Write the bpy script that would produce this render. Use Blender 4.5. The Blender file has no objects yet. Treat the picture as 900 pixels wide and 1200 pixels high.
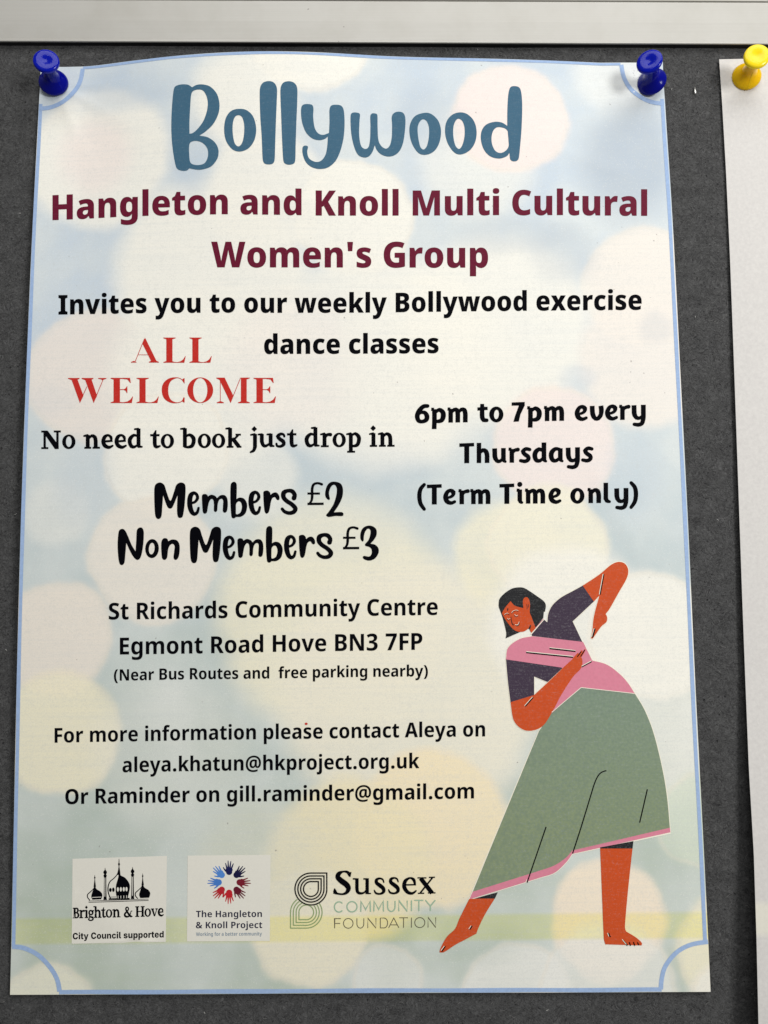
import bpy, math, random
import numpy as np
from mathutils import Matrix, Vector
from mathutils.geometry import delaunay_2d_cdt

scene = bpy.context.scene
MM = 0.001
# ------------------------------------------------------------------ camera, light, exposure
# Local frame of the board, in millimetres: X right, Y up, H out of the board towards the viewer.
CAM = np.array([8.707, -26.649, 243.626])
ROT = np.array([[9.99968085e-01, -7.97654414e-03, 4.52189543e-04],
                [7.89632975e-03, 9.95352746e-01, 9.59716619e-02],
                [-1.21561030e-03, -9.59650283e-02, 9.95383964e-01]])   # board -> camera
FOC = 900.0
def W(X, Y, H):
    return (X * MM, -H * MM, Y * MM)
cam_data = bpy.data.cameras.new('camera')
cam_data.sensor_fit = 'VERTICAL'; cam_data.sensor_height = 36.0; cam_data.sensor_width = 27.0
cam_data.lens = 36.0 * FOC / 1200.0
cam_data.clip_start = 0.005; cam_data.clip_end = 20
cam = bpy.data.objects.new('camera', cam_data); scene.collection.objects.link(cam)
B2W = np.array([[1, 0, 0], [0, 0, -1], [0, 1, 0]], float)
RW = B2W @ ROT.T
mw = Matrix.Identity(4)
for i in range(3):
    for j in range(3):
        mw[i][j] = float(RW[i, j])
mw.translation = Vector(W(*CAM))
cam.matrix_world = mw
scene.camera = cam

world = bpy.data.worlds.new('World'); scene.world = world; world.use_nodes = True
bg = world.node_tree.nodes['Background']
bg.inputs['Color'].default_value = (0.98, 0.99, 1.0, 1); bg.inputs['Strength'].default_value = 0.20

def area_light(name, loc, target, sx, sy, energy, color):
    l = bpy.data.lights.new(name, 'AREA'); l.shape = 'RECTANGLE'; l.size = sx; l.size_y = sy
    l.energy = energy; l.color = color
    o = bpy.data.objects.new(name, l); scene.collection.objects.link(o)
    o.location = loc
    o.rotation_euler = (Vector(target) - Vector(loc)).to_track_quat('-Z', 'Y').to_euler()
    return o
area_light('ceiling_panel_lamp', (0.16, -0.60, 0.72), (0.0, 0, 0.05), 0.9, 0.55, 6.6, (1.0, 0.99, 0.965))
area_light('side_lamp', (0.46, -0.58, 0.13), (0.0, 0, 0.0), 0.18, 0.18, 3.1, (1.0, 0.99, 0.965))  # small area lamp out of view to the right
scene.view_settings.view_transform = 'Standard'
scene.view_settings.look = 'None'
scene.view_settings.exposure = 0.0
scene.view_settings.gamma = 1.0

# ------------------------------------------------------------------ helpers
def srgb(r, g, b, k=1.0):
    def f(c):
        c = c / 255.0
        return (c / 12.92 if c <= 0.04045 else ((c + 0.055) / 1.055) ** 2.4) * k
    return (f(r), f(g), f(b), 1.0)

class NT:
    def __init__(s, name):
        s.m = bpy.data.materials.new(name); s.m.use_nodes = True
        s.t = s.m.node_tree; s.p = s.t.nodes['Principled BSDF']
    def n(s, kind, **kw):
        x = s.t.nodes.new('ShaderNode' + kind)
        for k, v in kw.items(): setattr(x, k, v)
        return x
    def l(s, a, b): s.t.links.new(a, b)
    def set(s, sock, v):
        if hasattr(v, 'is_output') or isinstance(v, bpy.types.NodeSocket): s.l(v, sock)
        else: sock.default_value = v
    def math(s, op, a, b=0.0, clamp=False):
        x = s.n('Math', operation=op); x.use_clamp = clamp
        s.set(x.inputs[0], a); s.set(x.inputs[1], b); return x.outputs[0]
    def noise(s, vec, scale, detail=2, rough=0.5):
        x = s.n('TexNoise'); x.inputs['Scale'].default_value = scale
        x.inputs['Detail'].default_value = detail; x.inputs['Roughness'].default_value = rough
        s.l(vec, x.inputs['Vector']); return x
    def maprange(s, v, a, b, c=0.0, d=1.0, kind='LINEAR'):
        x = s.n('MapRange', interpolation_type=kind)
        s.set(x.inputs['Value'], v)
        for k, q in (('From Min', a), ('From Max', b), ('To Min', c), ('To Max', d)): s.set(x.inputs[k], q)
        return x.outputs['Result']
    def mix(s, f, a, b, blend='MIX'):
        x = s.n('Mix', data_type='RGBA', blend_type=blend)
        s.set(x.inputs[0], f); s.set(x.inputs[6], a); s.set(x.inputs[7], b)
        return x.outputs[2]
    def vmath(s, op, a, b):
        x = s.n('VectorMath', operation=op); s.set(x.inputs[0], a)
        s.set(x.inputs[1], b); return x
    def bump(s, h, strength, dist):
        x = s.n('Bump'); x.inputs['Strength'].default_value = strength; x.inputs['Distance'].default_value = dist
        s.l(h, x.inputs['Height']); s.l(x.outputs[0], s.p.inputs['Normal']); return x
    def coords(s, scale=1.0):
        """position on the object in metres times scale"""
        g = s.n('NewGeometry')
        return s.vmath('MULTIPLY', g.outputs['Position'], (scale, scale, scale)).outputs[0]

PRINT_GRAIN = 0.10
def ink(name, col, grain=0.10, rough=0.6, spec=0.12, low=None):
    """printer ink on slightly fibrous paper: grain and thin missed specks"""
    a = NT(name); v = a.coords(1000.0)
    n1 = a.noise(v, 2.6, 3, 0.65); n2 = a.noise(v, 1.3, 2, 0.6)
    st = a.vmath('MULTIPLY', v, (0.5, 1.0, 6.0)).outputs[0]
    n3 = a.noise(st, 0.5, 2, 0.6)
    light = tuple(c + (0.55 - c) * min(1.0, grain * 2.2) for c in col[:3]) + (1,) if grain > .01 else tuple(c * 1.6 for c in col[:3]) + (1,)
    dark = tuple(c * (1 - grain * 1.5) for c in col[:3]) + (1,)
    f = a.math('ADD', a.math('MULTIPLY', n1.outputs['Fac'], 0.7), a.math('MULTIPLY', n3.outputs['Fac'], 0.3))
    if low:      # second colour, towards the foot of the sheet
        z = a.n('SeparateXYZ'); a.l(v, z.inputs[0])
        col = a.mix(a.maprange(z.outputs['Z'], -45, -100), col, low)
    c1 = a.mix(a.maprange(f, 0.52, 0.72), col, light)
    c2 = a.mix(a.maprange(n2.outputs['Fac'], 0.35, 0.65, 0.0, 1.0), c1, dark)
    c3 = a.mix(0.5, c1, c2)
    a.l(c3, a.p.inputs['Base Color'])
    a.p.inputs['Roughness'].default_value = rough
    a.p.inputs['Specular IOR Level'].default_value = spec
    a.bump(n1.outputs['Fac'], 0.12, 0.00005)
    return a.m

def link(name, verts, faces, mat, parent=None, smooth=False):
    me = bpy.data.meshes.new(name)
    me.from_pydata([tuple(v) for v in verts], [], [tuple(f) for f in faces])
    if mat: me.materials.append(mat)
    if smooth: me.polygons.foreach_set('use_smooth', [True] * len(me.polygons))
    me.update()
    o = bpy.data.objects.new(name, me); scene.collection.objects.link(o)
    if parent is not None: o.parent = parent
    return o
def empty(name, loc, label, cat, group=None):
    o = bpy.data.objects.new(name, None); scene.collection.objects.link(o)
    o.location = loc; o.empty_display_size = 0.01
    o['label'] = label; o['category'] = cat
    if group: o['group'] = group
    return o

# ------------------------------------------------------------------ sight lines and the sheet of paper
def rays(px):
    px = np.atleast_2d(np.asarray(px, float))
    d = np.stack([(px[:, 0] - 450) / FOC, (600 - px[:, 1]) / FOC, -np.ones(len(px))], 1)
    return d @ ROT
def on_plane(px, h):
    d = rays(px); t = (h - CAM[2]) / d[:, 2]
    return CAM[None, :2] + d[:, :2] * t[:, None]
def at(x, y, h):
    p = on_plane([(x, y)], h)[0]; return float(p[0]), float(p[1])

TL = np.array(at(47.3, 77.5, 0.9)); TR = np.array(at(777.0, 72.0, 0.8))
BL = np.array(at(12.0, 1165.5, 1.3)); BR = np.array(at(832.5, 1162.0, 1.0))
def edge_height(pts, A, B):
    """how far the curled edge A-B stands off the board, from where it is seen"""
    d = rays(pts); t = []
    n = np.array([-(B - A)[1], (B - A)[0]])
    k = ((A - CAM[:2]) @ n) / (d[:, :2] @ n)
    P3 = CAM + d * k[:, None]
    s = ((P3[:, :2] - A) @ (B - A)) / ((B - A) @ (B - A))
    return s, P3[:, 2]
top_s, top_h = edge_height([(95, 79), (110, 77.5), (150, 72), (200, 66), (250, 62), (300, 60), (345, 60.3), (383, 61.7),
                            (450, 65.8), (500, 67.3), (560, 68.3), (600, 69.3), (650, 71), (700, 73.3), (728, 74.5)], TL, TR)
lef_s, lef_h = edge_height([(46.6, 104), (41.3, 200), (36.3, 300), (30.2, 450), (24.6, 600), (19.4, 800), (16.5, 950), (13.4, 1100)], TL, BL)
rig_s, rig_h = edge_height([(779, 122), (785, 200), (790.6, 300), (800.3, 500), (805.8, 600), (814.5, 800), (825, 1000), (831, 1120)], TR, BR)
SS = np.linspace(0, 1, 201)
def profile(s, h, a, b, sig=6, lo=0.45):
    v = np.interp(SS, np.concatenate([[0], s, [1]]), np.concatenate([[a], h, [b]]))
    k = np.exp(-0.5 * (np.arange(-25, 26) / sig) ** 2); k /= k.sum()
    v = np.convolve(np.pad(v, 25, mode='edge'), k, 'valid')
    return np.maximum(v, lo)
HT = profile(top_s, top_h, 0.9, 0.8, 4)
HL = profile(lef_s, lef_h, 0.9, 1.3, 10)
HR = profile(rig_s, rig_h, 0.8, 1.0, 10)
print('edge heights', HT.round(1)[::20], HL.round(1)[::20], HR.round(1)[::20])
def bilinear_inverse(X, Y):
    s = np.full_like(X, 0.5); t = np.full_like(X, 0.5)
    a = TL; b = TR - TL; c = BL - TL; d = TL - TR - BL + BR
    for _ in range(6):
        px = a[0] + b[0]*s + c[0]*t + d[0]*s*t - X
        py = a[1] + b[1]*s + c[1]*t + d[1]*s*t - Y
        j11 = b[0] + d[0]*t; j12 = c[0] + d[0]*s; j21 = b[1] + d[1]*t; j22 = c[1] + d[1]*s
        det = j11*j22 - j12*j21
        s = s - (px*j22 - py*j12)/det; t = t - (j11*py - j21*px)/det
    return s, t
PIN_L = at(62.4, 95.6, 1.0); PIN_R = at(763.6, 94.8, 1.0)
def sheet_height(X, Y):
    s, t = bilinear_inverse(X, Y)
    sc = np.clip(s, 0, 1); tc = np.clip(t, 0, 1)
    l = np.interp(tc, SS, HL); r = np.interp(tc, SS, HR)
    u = sc * sc * (3 - 2 * sc)
    mid = 0.7 * np.exp(-((sc - 0.55) / 0.3) ** 2) * np.sin(np.pi * tc)
    base = l * (1 - u) + r * u + mid
    dev = np.interp(sc, SS, HT) - (0.9 * (1 - u) + 0.8 * u)
    bot = 0.5 * np.sin(sc * 9.0) * sc * (1 - sc) * np.exp(-((1 - tc) / 0.08) ** 2)
    puck = 0
    for (qx, qy), sg in ((PIN_L, 1), (PIN_R, -1)):
        dx = (X - qx) * sg; dy = Y - qy; r = np.hypot(dx, dy) + 1e-6; th = np.arctan2(dy, dx)
        puck = puck - 0.38 * np.exp(-(r / 6.5) ** 2)
        for a0, wd, am, ln in ((-0.55, .12, .34, 26), (-1.15, .10, .26, 20), (-0.12, .09, .22, 22)):
            puck = puck + am * np.exp(-((th - a0) / wd) ** 2) * np.exp(-r / ln) * (1 - np.exp(-(r / 5) ** 2))
    def crease(ax, ay, bx, by, am, w):
        L = math.hypot(bx - ax, by - ay); ux, uy = (bx - ax) / L, (by - ay) / L
        a_ = (X - ax) * ux + (Y - ay) * uy; d_ = -(X - ax) * uy + (Y - ay) * ux
        return am / (1 + (d_ / w) ** 2) * np.exp(-((a_ - L / 2) / (L * .42)) ** 4)
    puck = puck + crease(-86, -120, -62, -134, 0.20, 2.2) + crease(70, 20, 92, -22, 0.16, 3.0) + crease(-30, 96, 26, 101, 0.14, 3.5) + crease(60, 120, 96, 106, 0.16, 2.5)
    return base + dev * np.exp(-(tc / 0.19) ** 2) + bot + puck
def paper(px, off=0.0):
    """point of the sheet seen at px, moved off mm off the sheet"""
    d = rays(px); h = np.full(len(d), 2.0)
    for _ in range(12):
        t = (h - CAM[2]) / d[:, 2]
        P3 = CAM[None] + d * t[:, None]
        h = 0.4 * h + 0.6 * (sheet_height(P3[:, 0], P3[:, 1]) + off)
    t = (h - CAM[2]) / d[:, 2]; P3 = CAM[None] + d * t[:, None]
    return P3

# ------------------------------------------------------------------ outlines -> triangles
def catmull(pts, corner, closed=True, step=1.2):
    out = []; n = len(pts)
    rng = range(n) if closed else range(n - 1)
    for i in rng:
        p1 = pts[i]; p2 = pts[(i + 1) % n]
        p0 = pts[i - 1] if (closed or i > 0) else p1
        p3 = pts[(i + 2) % n] if (closed or i + 2 < n) else p2
        L = math.dist(p1[:2], p2[:2])
        if corner[i] and corner[(i + 1) % n]:
            out.append(p1); continue
        m1 = tuple((c - a) * 0.5 for a, c in zip(p0, p2)) if not corner[i] else tuple((c - a) for a, c in zip(p1, p2))
        m2 = tuple((c - a) * 0.5 for a, c in zip(p1, p3)) if not corner[(i + 1) % n] else tuple((c - a) for a, c in zip(p1, p2))
        k = max(2, min(12, int(L / step)))
        # tangents limited so uneven spacing does not make loops
        def lim(m):
            ml = math.hypot(m[0], m[1])
            return tuple(c * min(1.0, 1.25 * L / ml) if ml > 0 else 0 for c in m)
        m1 = lim(m1); m2 = lim(m2)
        for j in range(k):
            t = j / k; t2 = t * t; t3 = t2 * t
            out.append(tuple((2*t3-3*t2+1)*a + (t3-2*t2+t)*b + (-2*t3+3*t2)*c + (t3-t2)*d
                             for a, b, c, d in zip(p1, m1, p2, m2)))
    if not closed: out.append(pts[-1])
    return out
def parse(s):
    pts = []; cor = []
    for tok in s.split():
        c = tok.endswith('!'); tok = tok.rstrip('!')
        pts.append(tuple(float(q) for q in tok.split(','))); cor.append(c)
    return pts, cor
def blob(s, tr=None, step=6.0):
    """closed outline, '!' marks a corner"""
    p, c = parse(s); o = catmull(p, c, True, step)
    return [tr(q) for q in o] if tr else [q[:2] for q in o]
def stroke(s, w=None, flat=False, step=8.0, straight=False):
    """outline of a pen stroke: x,y[,width] along its middle"""
    p, c = parse(s) if isinstance(s, str) else (s, [False] * len(s))
    q = []; lw = w or 10
    for a in p:
        if len(a) > 2: lw = a[2]
        q.append((a[0], a[1], lw))
    if straight or len(q) == 2: m = q
    else: m = catmull(q, c, False, step)
    m = [m[0]] + [b for a, b in zip(m, m[1:]) if math.dist(a[:2], b[:2]) > 1e-6]
    L = []; R = []
    for i, a in enumerate(m):
        b0 = m[max(0, i - 1)]; b1 = m[min(len(m) - 1, i + 1)]
        dx, dy = b1[0] - b0[0], b1[1] - b0[1]; d = math.hypot(dx, dy) or 1
        nx, ny = -dy / d, dx / d; k = 1.0
        if 0 < i < len(m) - 1:
            e0 = (a[0]-b0[0], a[1]-b0[1]); l0 = math.hypot(*e0) or 1
            cs = abs((nx * -e0[1] + ny * e0[0]) / l0); k = 1 / max(0.5, cs)
        h = a[2] / 2 * k
        L.append((a[0] + nx * h, a[1] + ny * h)); R.append((a[0] - nx * h, a[1] - ny * h))
    out = list(L)
    def cap(c, a0, n=7):
        r = c[2] / 2
        return [(c[0] + r * math.cos(a0 - math.pi * k / n), c[1] + r * math.sin(a0 - math.pi * k / n)) for k in range(1, n)]
    if not flat:
        a = m[-1]; ang = math.atan2(L[-1][1] - a[1], L[-1][0] - a[0]); out += cap(a, ang)
    out += R[::-1]
    if not flat:
        a = m[0]; ang = math.atan2(R[0][1] - a[1], R[0][0] - a[0]); out += cap(a, ang)
    return out
def ellipse(cx, cy, rx, ry, rot=0.0, n=28):
    c, s = math.cos(rot), math.sin(rot)
    return [(cx + rx*math.cos(t)*c - ry*math.sin(t)*s, cy + rx*math.cos(t)*s + ry*math.sin(t)*c)
            for t in [2*math.pi*k/n for k in range(n)]]
def area2(p): return sum(a[0]*b[1] - b[0]*a[1] for a, b in zip(p, p[1:] + p[:1]))
def rev(p): return p if area2(p) < 0 else p[::-1]
def fwd(p): return p if area2(p) > 0 else p[::-1]
def solid(*ps): return [fwd(p) for p in ps]
def hole(*ps): return [rev(p) for p in ps]

def triangulate(conts, grid=None):
    """union (non-zero winding) of outlines -> verts, tris"""
    V = []; E = []
    for c in conts:
        b = len(V); V += [Vector(p[:2]) for p in c]; n = len(c)
        E += [(b + i, b + (i + 1) % n) for i in range(n)]
    if grid:
        xs = [v.x for v in V]; ys = [v.y for v in V]
        x = min(xs) + grid * 0.5
        while x < max(xs):
            y = min(ys) + grid * 0.43
            while y < max(ys):
                V.append(Vector((x, y))); y += grid
            x += grid
    r = delaunay_2d_cdt(V, E, [], 0, 1e-5, False)
    vs = np.array([(v.x, v.y) for v in r[0]]); fs = np.array(r[2], int)
    if len(fs) == 0: return [], []
    cen = vs[fs].mean(1)
    A = np.concatenate([np.array([p[:2] for p in c]) for c in conts])
    B = np.concatenate([np.roll(np.array([p[:2] for p in c]), -1, 0) for c in conts])
    wn = np.zeros(len(cen), int)
    for k in range(0, len(cen), 400):
        c = cen[k:k+400]
        y = c[:, 1:2]; up = (A[None, :, 1] <= y) & (B[None, :, 1] > y); dn = (A[None, :, 1] > y) & (B[None, :, 1] <= y)
        cr = (B[None, :, 0]-A[None, :, 0])*(y-A[None, :, 1]) - (c[:, 0:1]-A[None, :, 0])*(B[None, :, 1]-A[None, :, 1])
        wn[k:k+400] = (up & (cr > 0)).sum(1) - (dn & (cr < 0)).sum(1)
    keep = fs[wn != 0]
    return vs, keep

LAYER = 0.014     # mm between one layer of print and the next
def print_mesh(name, pieces, mat, parent, layer=1, label=None):
    """pieces: list of (verts px, tris); laid on the bent sheet"""
    V = []; F = []; n = 0
    for vs, fs in pieces:
        if len(fs) == 0: continue
        V.append(np.asarray(vs)); F.append(np.asarray(fs) + n); n += len(vs)
    V = np.concatenate(V); F = np.concatenate(F)
    used = np.unique(F); mp = np.zeros(len(V), int); mp[used] = np.arange(len(used)); V = V[used]; F = mp[F]
    P3 = paper(V, 0.045 + LAYER * layer)
    world_v = np.stack([P3[:, 0], -P3[:, 2], P3[:, 1]], 1) * MM
    a, b, c = world_v[F[:, 0]], world_v[F[:, 1]], world_v[F[:, 2]]
    flip = np.cross(b - a, c - a)[:, 1] > 0
    F[flip] = F[flip][:, ::-1]
    o = link(name, world_v.tolist(), F.tolist(), mat, parent, True)
    if label: o['label'] = label
    return o
def zoomed(ox, oy, s):
    """reading of an enlargement: its own units back to the picture's"""
    return lambda cs: [[(ox + p[0] / s, oy + p[1] / s) for p in c] for c in cs]
# ------------------------------------------------------------------ letter outlines (quadratic, 1000 to the em)
BOLD = {' ': (260, ''),
 "'": (280, '80,456 60,714 220,714 200,456'),
 'B': (646, '310,714 456,714q 584,625q 584,536 584,491q 553,426q 503,386q 474,379 474,374 506,366q 563,330q 599,263q 599,208 599,144q 536,50q 420,0q 339,0 76,0 76,714;313,435 363,435q 405,477q 405,511 405,544q 358,578q 309,578 251,578 251,435;251,304 251,138 323,138 375,138q 418,185q 418,223 418,245q 399,282q 356,304q 319,304'),
 'C': (617, '380,578 345,578q 290,547q 251,489q 231,407q 231,354 231,284q 265,186q 336,136q 389,136 433,136q 516,161q 558,179 558,29 515,9q 421,-10q 368,-10 259,-10q 118,80q 50,245q 50,355 50,437q 93,571q 177,670q 299,724q 378,724 429,724q 536,700q 587,675 534,535 498,554q 422,578q'),
 'G': (707, '354,413 643,413 643,32 588,13q 453,-10q 380,-10 279,-10q 131,72q 50,237q 50,359 50,471q 133,635q 293,724q 410,724 473,724q 587,699q 629,679 574,540 538,559q 456,578q 411,578 348,578q 269,520q 231,419q 231,354 231,285q 269,188q 341,137q 395,137 415,137q 461,142q 476,146 476,274 354,274'),
 'H': (729, '654,0 477,0 477,298 252,298 252,0 76,0 76,714 252,714 252,443 477,443 477,714 654,714'),
 'I': (410, '377,0 33,0 33,99 117,131 117,583 33,615 33,714 377,714 377,615 293,583 293,131 377,99'),
 'K': (650, '651,0 453,0 307,280 252,244 252,0 76,0 76,714 252,714 252,399 264,422q 297,471q 313,494 461,714 653,714 433,395'),
 'M': (926, '380,0 228,521 224,521 226,499q 230,433q 233,360q 233,326 233,0 76,0 76,714 312,714 462,211 466,211 614,714 850,714 850,0 687,0 687,329 687,362q 689,433q 693,498q 694,521 690,521 539,0'),
 'W': (979, '967,714 798,0 593,0 520,323 518,335q 509,378q 499,429q 492,478q 490,497 488,480q 480,431q 471,379q 462,335q 459,322 387,0 182,0 12,714 182,714 259,355 262,339q 272,291q 282,236q 291,185q 293,165 296,193q 308,263q 322,333q 335,395q 340,416 410,714 570,714 638,415 643,395q 656,332q 670,261q 682,192q 685,165 688,191q 700,261q 713,331q 718,354 796,714'),
 'a': (588, '315,561 415,561q 525,460q 525,363 525,0 405,0 372,73 368,73 346,45q 300,7q 239,-10q 195,-10 148,-10q 75,31q 35,110q 35,167 35,254q 152,341q 265,345 353,348 353,361 353,401q 317,435q 284,435 252,435q 177,413q 138,394 89,511 134,536q 247,561q;308,247 255,245q 210,209q 210,175 210,145q 241,116q 267,116 303,116q 353,164q 353,204 353,249'),
 'c': (509, '302,-10 222,-10q 105,50q 42,175q 42,273 42,370q 110,497q 233,561q 314,561 362,561q 448,540q 484,521 434,391 403,405q 346,422q 316,422 285,422q 241,389q 217,324q 217,274 217,224q 241,160q 286,130q 317,130 356,130q 433,154q 467,176 467,36 435,15q 354,-10q'),
 'd': (614, '233,-10 148,-10q 42,137q 42,275 42,415q 150,561q 237,561 273,561q 325,541q 365,504q 379,480 384,480 380,503q 376,570q 376,599 376,760 549,760 549,0 417,0 383,67 376,67 362,45q 323,10q 269,-10q;299,128 347,128q 386,192q 387,259 387,277 387,347q 348,420q 298,420 261,420q 216,347q 216,273 216,199q 261,128q'),
 'e': (583, '298,561 374,561q 484,504q 543,392q 543,309 543,228 215,228 217,177q 278,117q 336,117 385,117q 466,137q 510,158 510,30 471,9q 381,-10q 315,-10 233,-10q 110,51q 42,177q 42,272 42,369q 105,497q 220,561q;303,439 268,439q 222,392q 218,341 385,341 385,370q 366,414q 330,439q'),
 'g': (614, '237,561 290,561q 359,519q 382,482 387,482 401,551 549,551 549,7 549,-73q 489,-183q 365,-240q 269,-240 207,-240q 111,-224q 67,-206 67,-61 115,-82q 203,-103q 261,-103 318,-103q 377,-56q 377,-10 377,0 377,14q 380,52q 382,70 377,70 356,35q 288,-10q 234,-10 147,-10q 42,137q 42,274 42,412q 149,561q;298,424 272,424q 235,390q 217,322q 217,272 217,196q 258,127q 301,127 324,127q 357,143q 378,174q 387,222q 387,255 387,279 387,327q 371,391q 332,424q'),
 'i': (305, '239,551 239,0 66,0 66,551;153,771 192,771q 245,736q 245,690 245,645q 191,609q 153,609 113,609q 61,645q 61,690 61,737q 113,771q'),
 'k': (615, '238,449 238,416q 233,339q 229,306 233,306 240,319q 259,349q 280,379q 288,390 412,551 604,551 419,317 615,0 419,0 297,205 238,159 238,0 65,0 65,760 238,760'),
 'l': (303, '238,0 65,0 65,760 238,760'),
 'm': (947, '701,561 791,561q 884,465q 884,359 884,0 712,0 712,308 712,370q 678,422q 645,422 598,422q 561,341q 561,264 561,0 388,0 388,308 388,348q 374,398q 346,422q 323,422 290,422q 252,382q 238,305q 238,248 238,0 65,0 65,551 197,551 221,482 227,482 241,506q 285,541q 347,561q 385,561 443,561q 518,519q 540,483 547,483 571,521q 651,561q'),
 'n': (634, '386,561 470,561q 571,464q 571,359 571,0 398,0 398,308 398,365q 366,422q 330,422 276,422q 238,335q 238,249 238,0 65,0 65,551 197,551 219,479 227,479 243,505q 290,542q 350,561q'),
 'o': (607, '565,277 565,211q 530,105q 463,30q 366,-10q 302,-10 243,-10q 147,30q 79,104q 42,211q 42,277 42,366q 103,493q 221,561q 305,561 381,561q 498,495q 565,368q;217,277 217,227q 234,157q 273,122q 304,122 335,122q 372,157q 389,227q 389,277 389,327q 372,395q 335,429q 303,429 258,429q 217,352q'),
 'p': (614, '380,561 470,561q 572,414q 572,276 572,184q 522,56q 434,-10q 377,-10 341,-10q 288,10q 251,41q 238,59 232,59 234,37q 238,-9q 238,-35 238,-240 65,-240 65,551 205,551 229,480 238,480 253,505q 291,541q 345,561q;319,423 289,423q 254,394q 238,337q 238,292 238,274 238,227q 252,163q 289,131q 319,131 345,131q 380,162q 397,227q 397,277 397,354q 357,423q'),
 'r': (442, '376,561 390,561q 422,557q 431,555 416,388 406,391q 378,394q 355,394 334,394q 293,384q 258,357q 238,311q 238,275 238,0 65,0 65,551 195,551 221,462 229,462 244,488q 288,534q 345,561q'),
 's': (487, '449,167 449,114q 403,34q 305,-10q 228,-10 173,-10q 84,4q 41,21 41,165 87,143q 185,120q 219,120 253,120q 285,138q 285,156 285,168q 267,188q 218,211q 173,231 129,249q 69,294q 40,357q 40,401 40,479q 157,561q 254,561 306,561q 396,538q 444,515 397,399 360,417q 283,439q 256,439 232,439q 204,424q 204,410 204,399q 221,381q 267,360q 312,340 357,321q 418,276q 449,214q'),
 't': (426, '313,129 336,129q 377,139q 399,147 399,19 370,7q 305,-10q 258,-10 206,-10q 129,25q 87,107q 87,178 87,419 21,419 21,494 102,547 147,663 260,663 260,551 391,551 391,419 260,419 260,188 260,158q 288,129q'),
 'u': (634, '569,551 569,0 437,0 416,69 406,69 390,42q 341,6q 281,-10q 248,-10 194,-10q 110,33q 63,123q 63,192 63,551 236,551 236,243 236,187q 268,130q 303,130 341,130q 381,169q 396,245q 396,298 396,551'),
 'v': (573, '199,0 0,551 180,551 269,236 271,227q 277,201q 282,172q 283,159 286,159 287,171q 291,199q 298,224q 300,234 393,551 572,551 374,0'),
 'w': (858, '457,251 452,276q 440,338q 432,394q 430,411 426,411 424,394q 415,336q 403,273q 396,246 339,0 154,0 11,551 181,551 227,337 232,313q 242,248q 251,183q 252,156 255,156 256,175q 263,223q 272,272q 280,314q 282,326 334,551 527,551 575,323 580,301q 591,241q 601,181q 603,156 607,156 608,182q 616,248q 627,312q 632,336 681,551 848,551 704,0 516,0'),
 'x': (585, '176,281 14,551 209,551 293,392 378,551 572,551 408,281 579,0 384,0 292,171 200,0 7,0'),
 'y': (572, '0,551 182,551 271,249 274,238q 280,212q 285,186q 285,173 289,173 291,193q 301,231q 306,248 395,551 572,551 363,-40 339,-107q 277,-196q 187,-240q 121,-240 97,-240q 60,-235q 45,-232 45,-93 56,-96q 85,-99q 100,-99 130,-99q 166,-76q 192,-35q 201,-7 207,7')}
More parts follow.
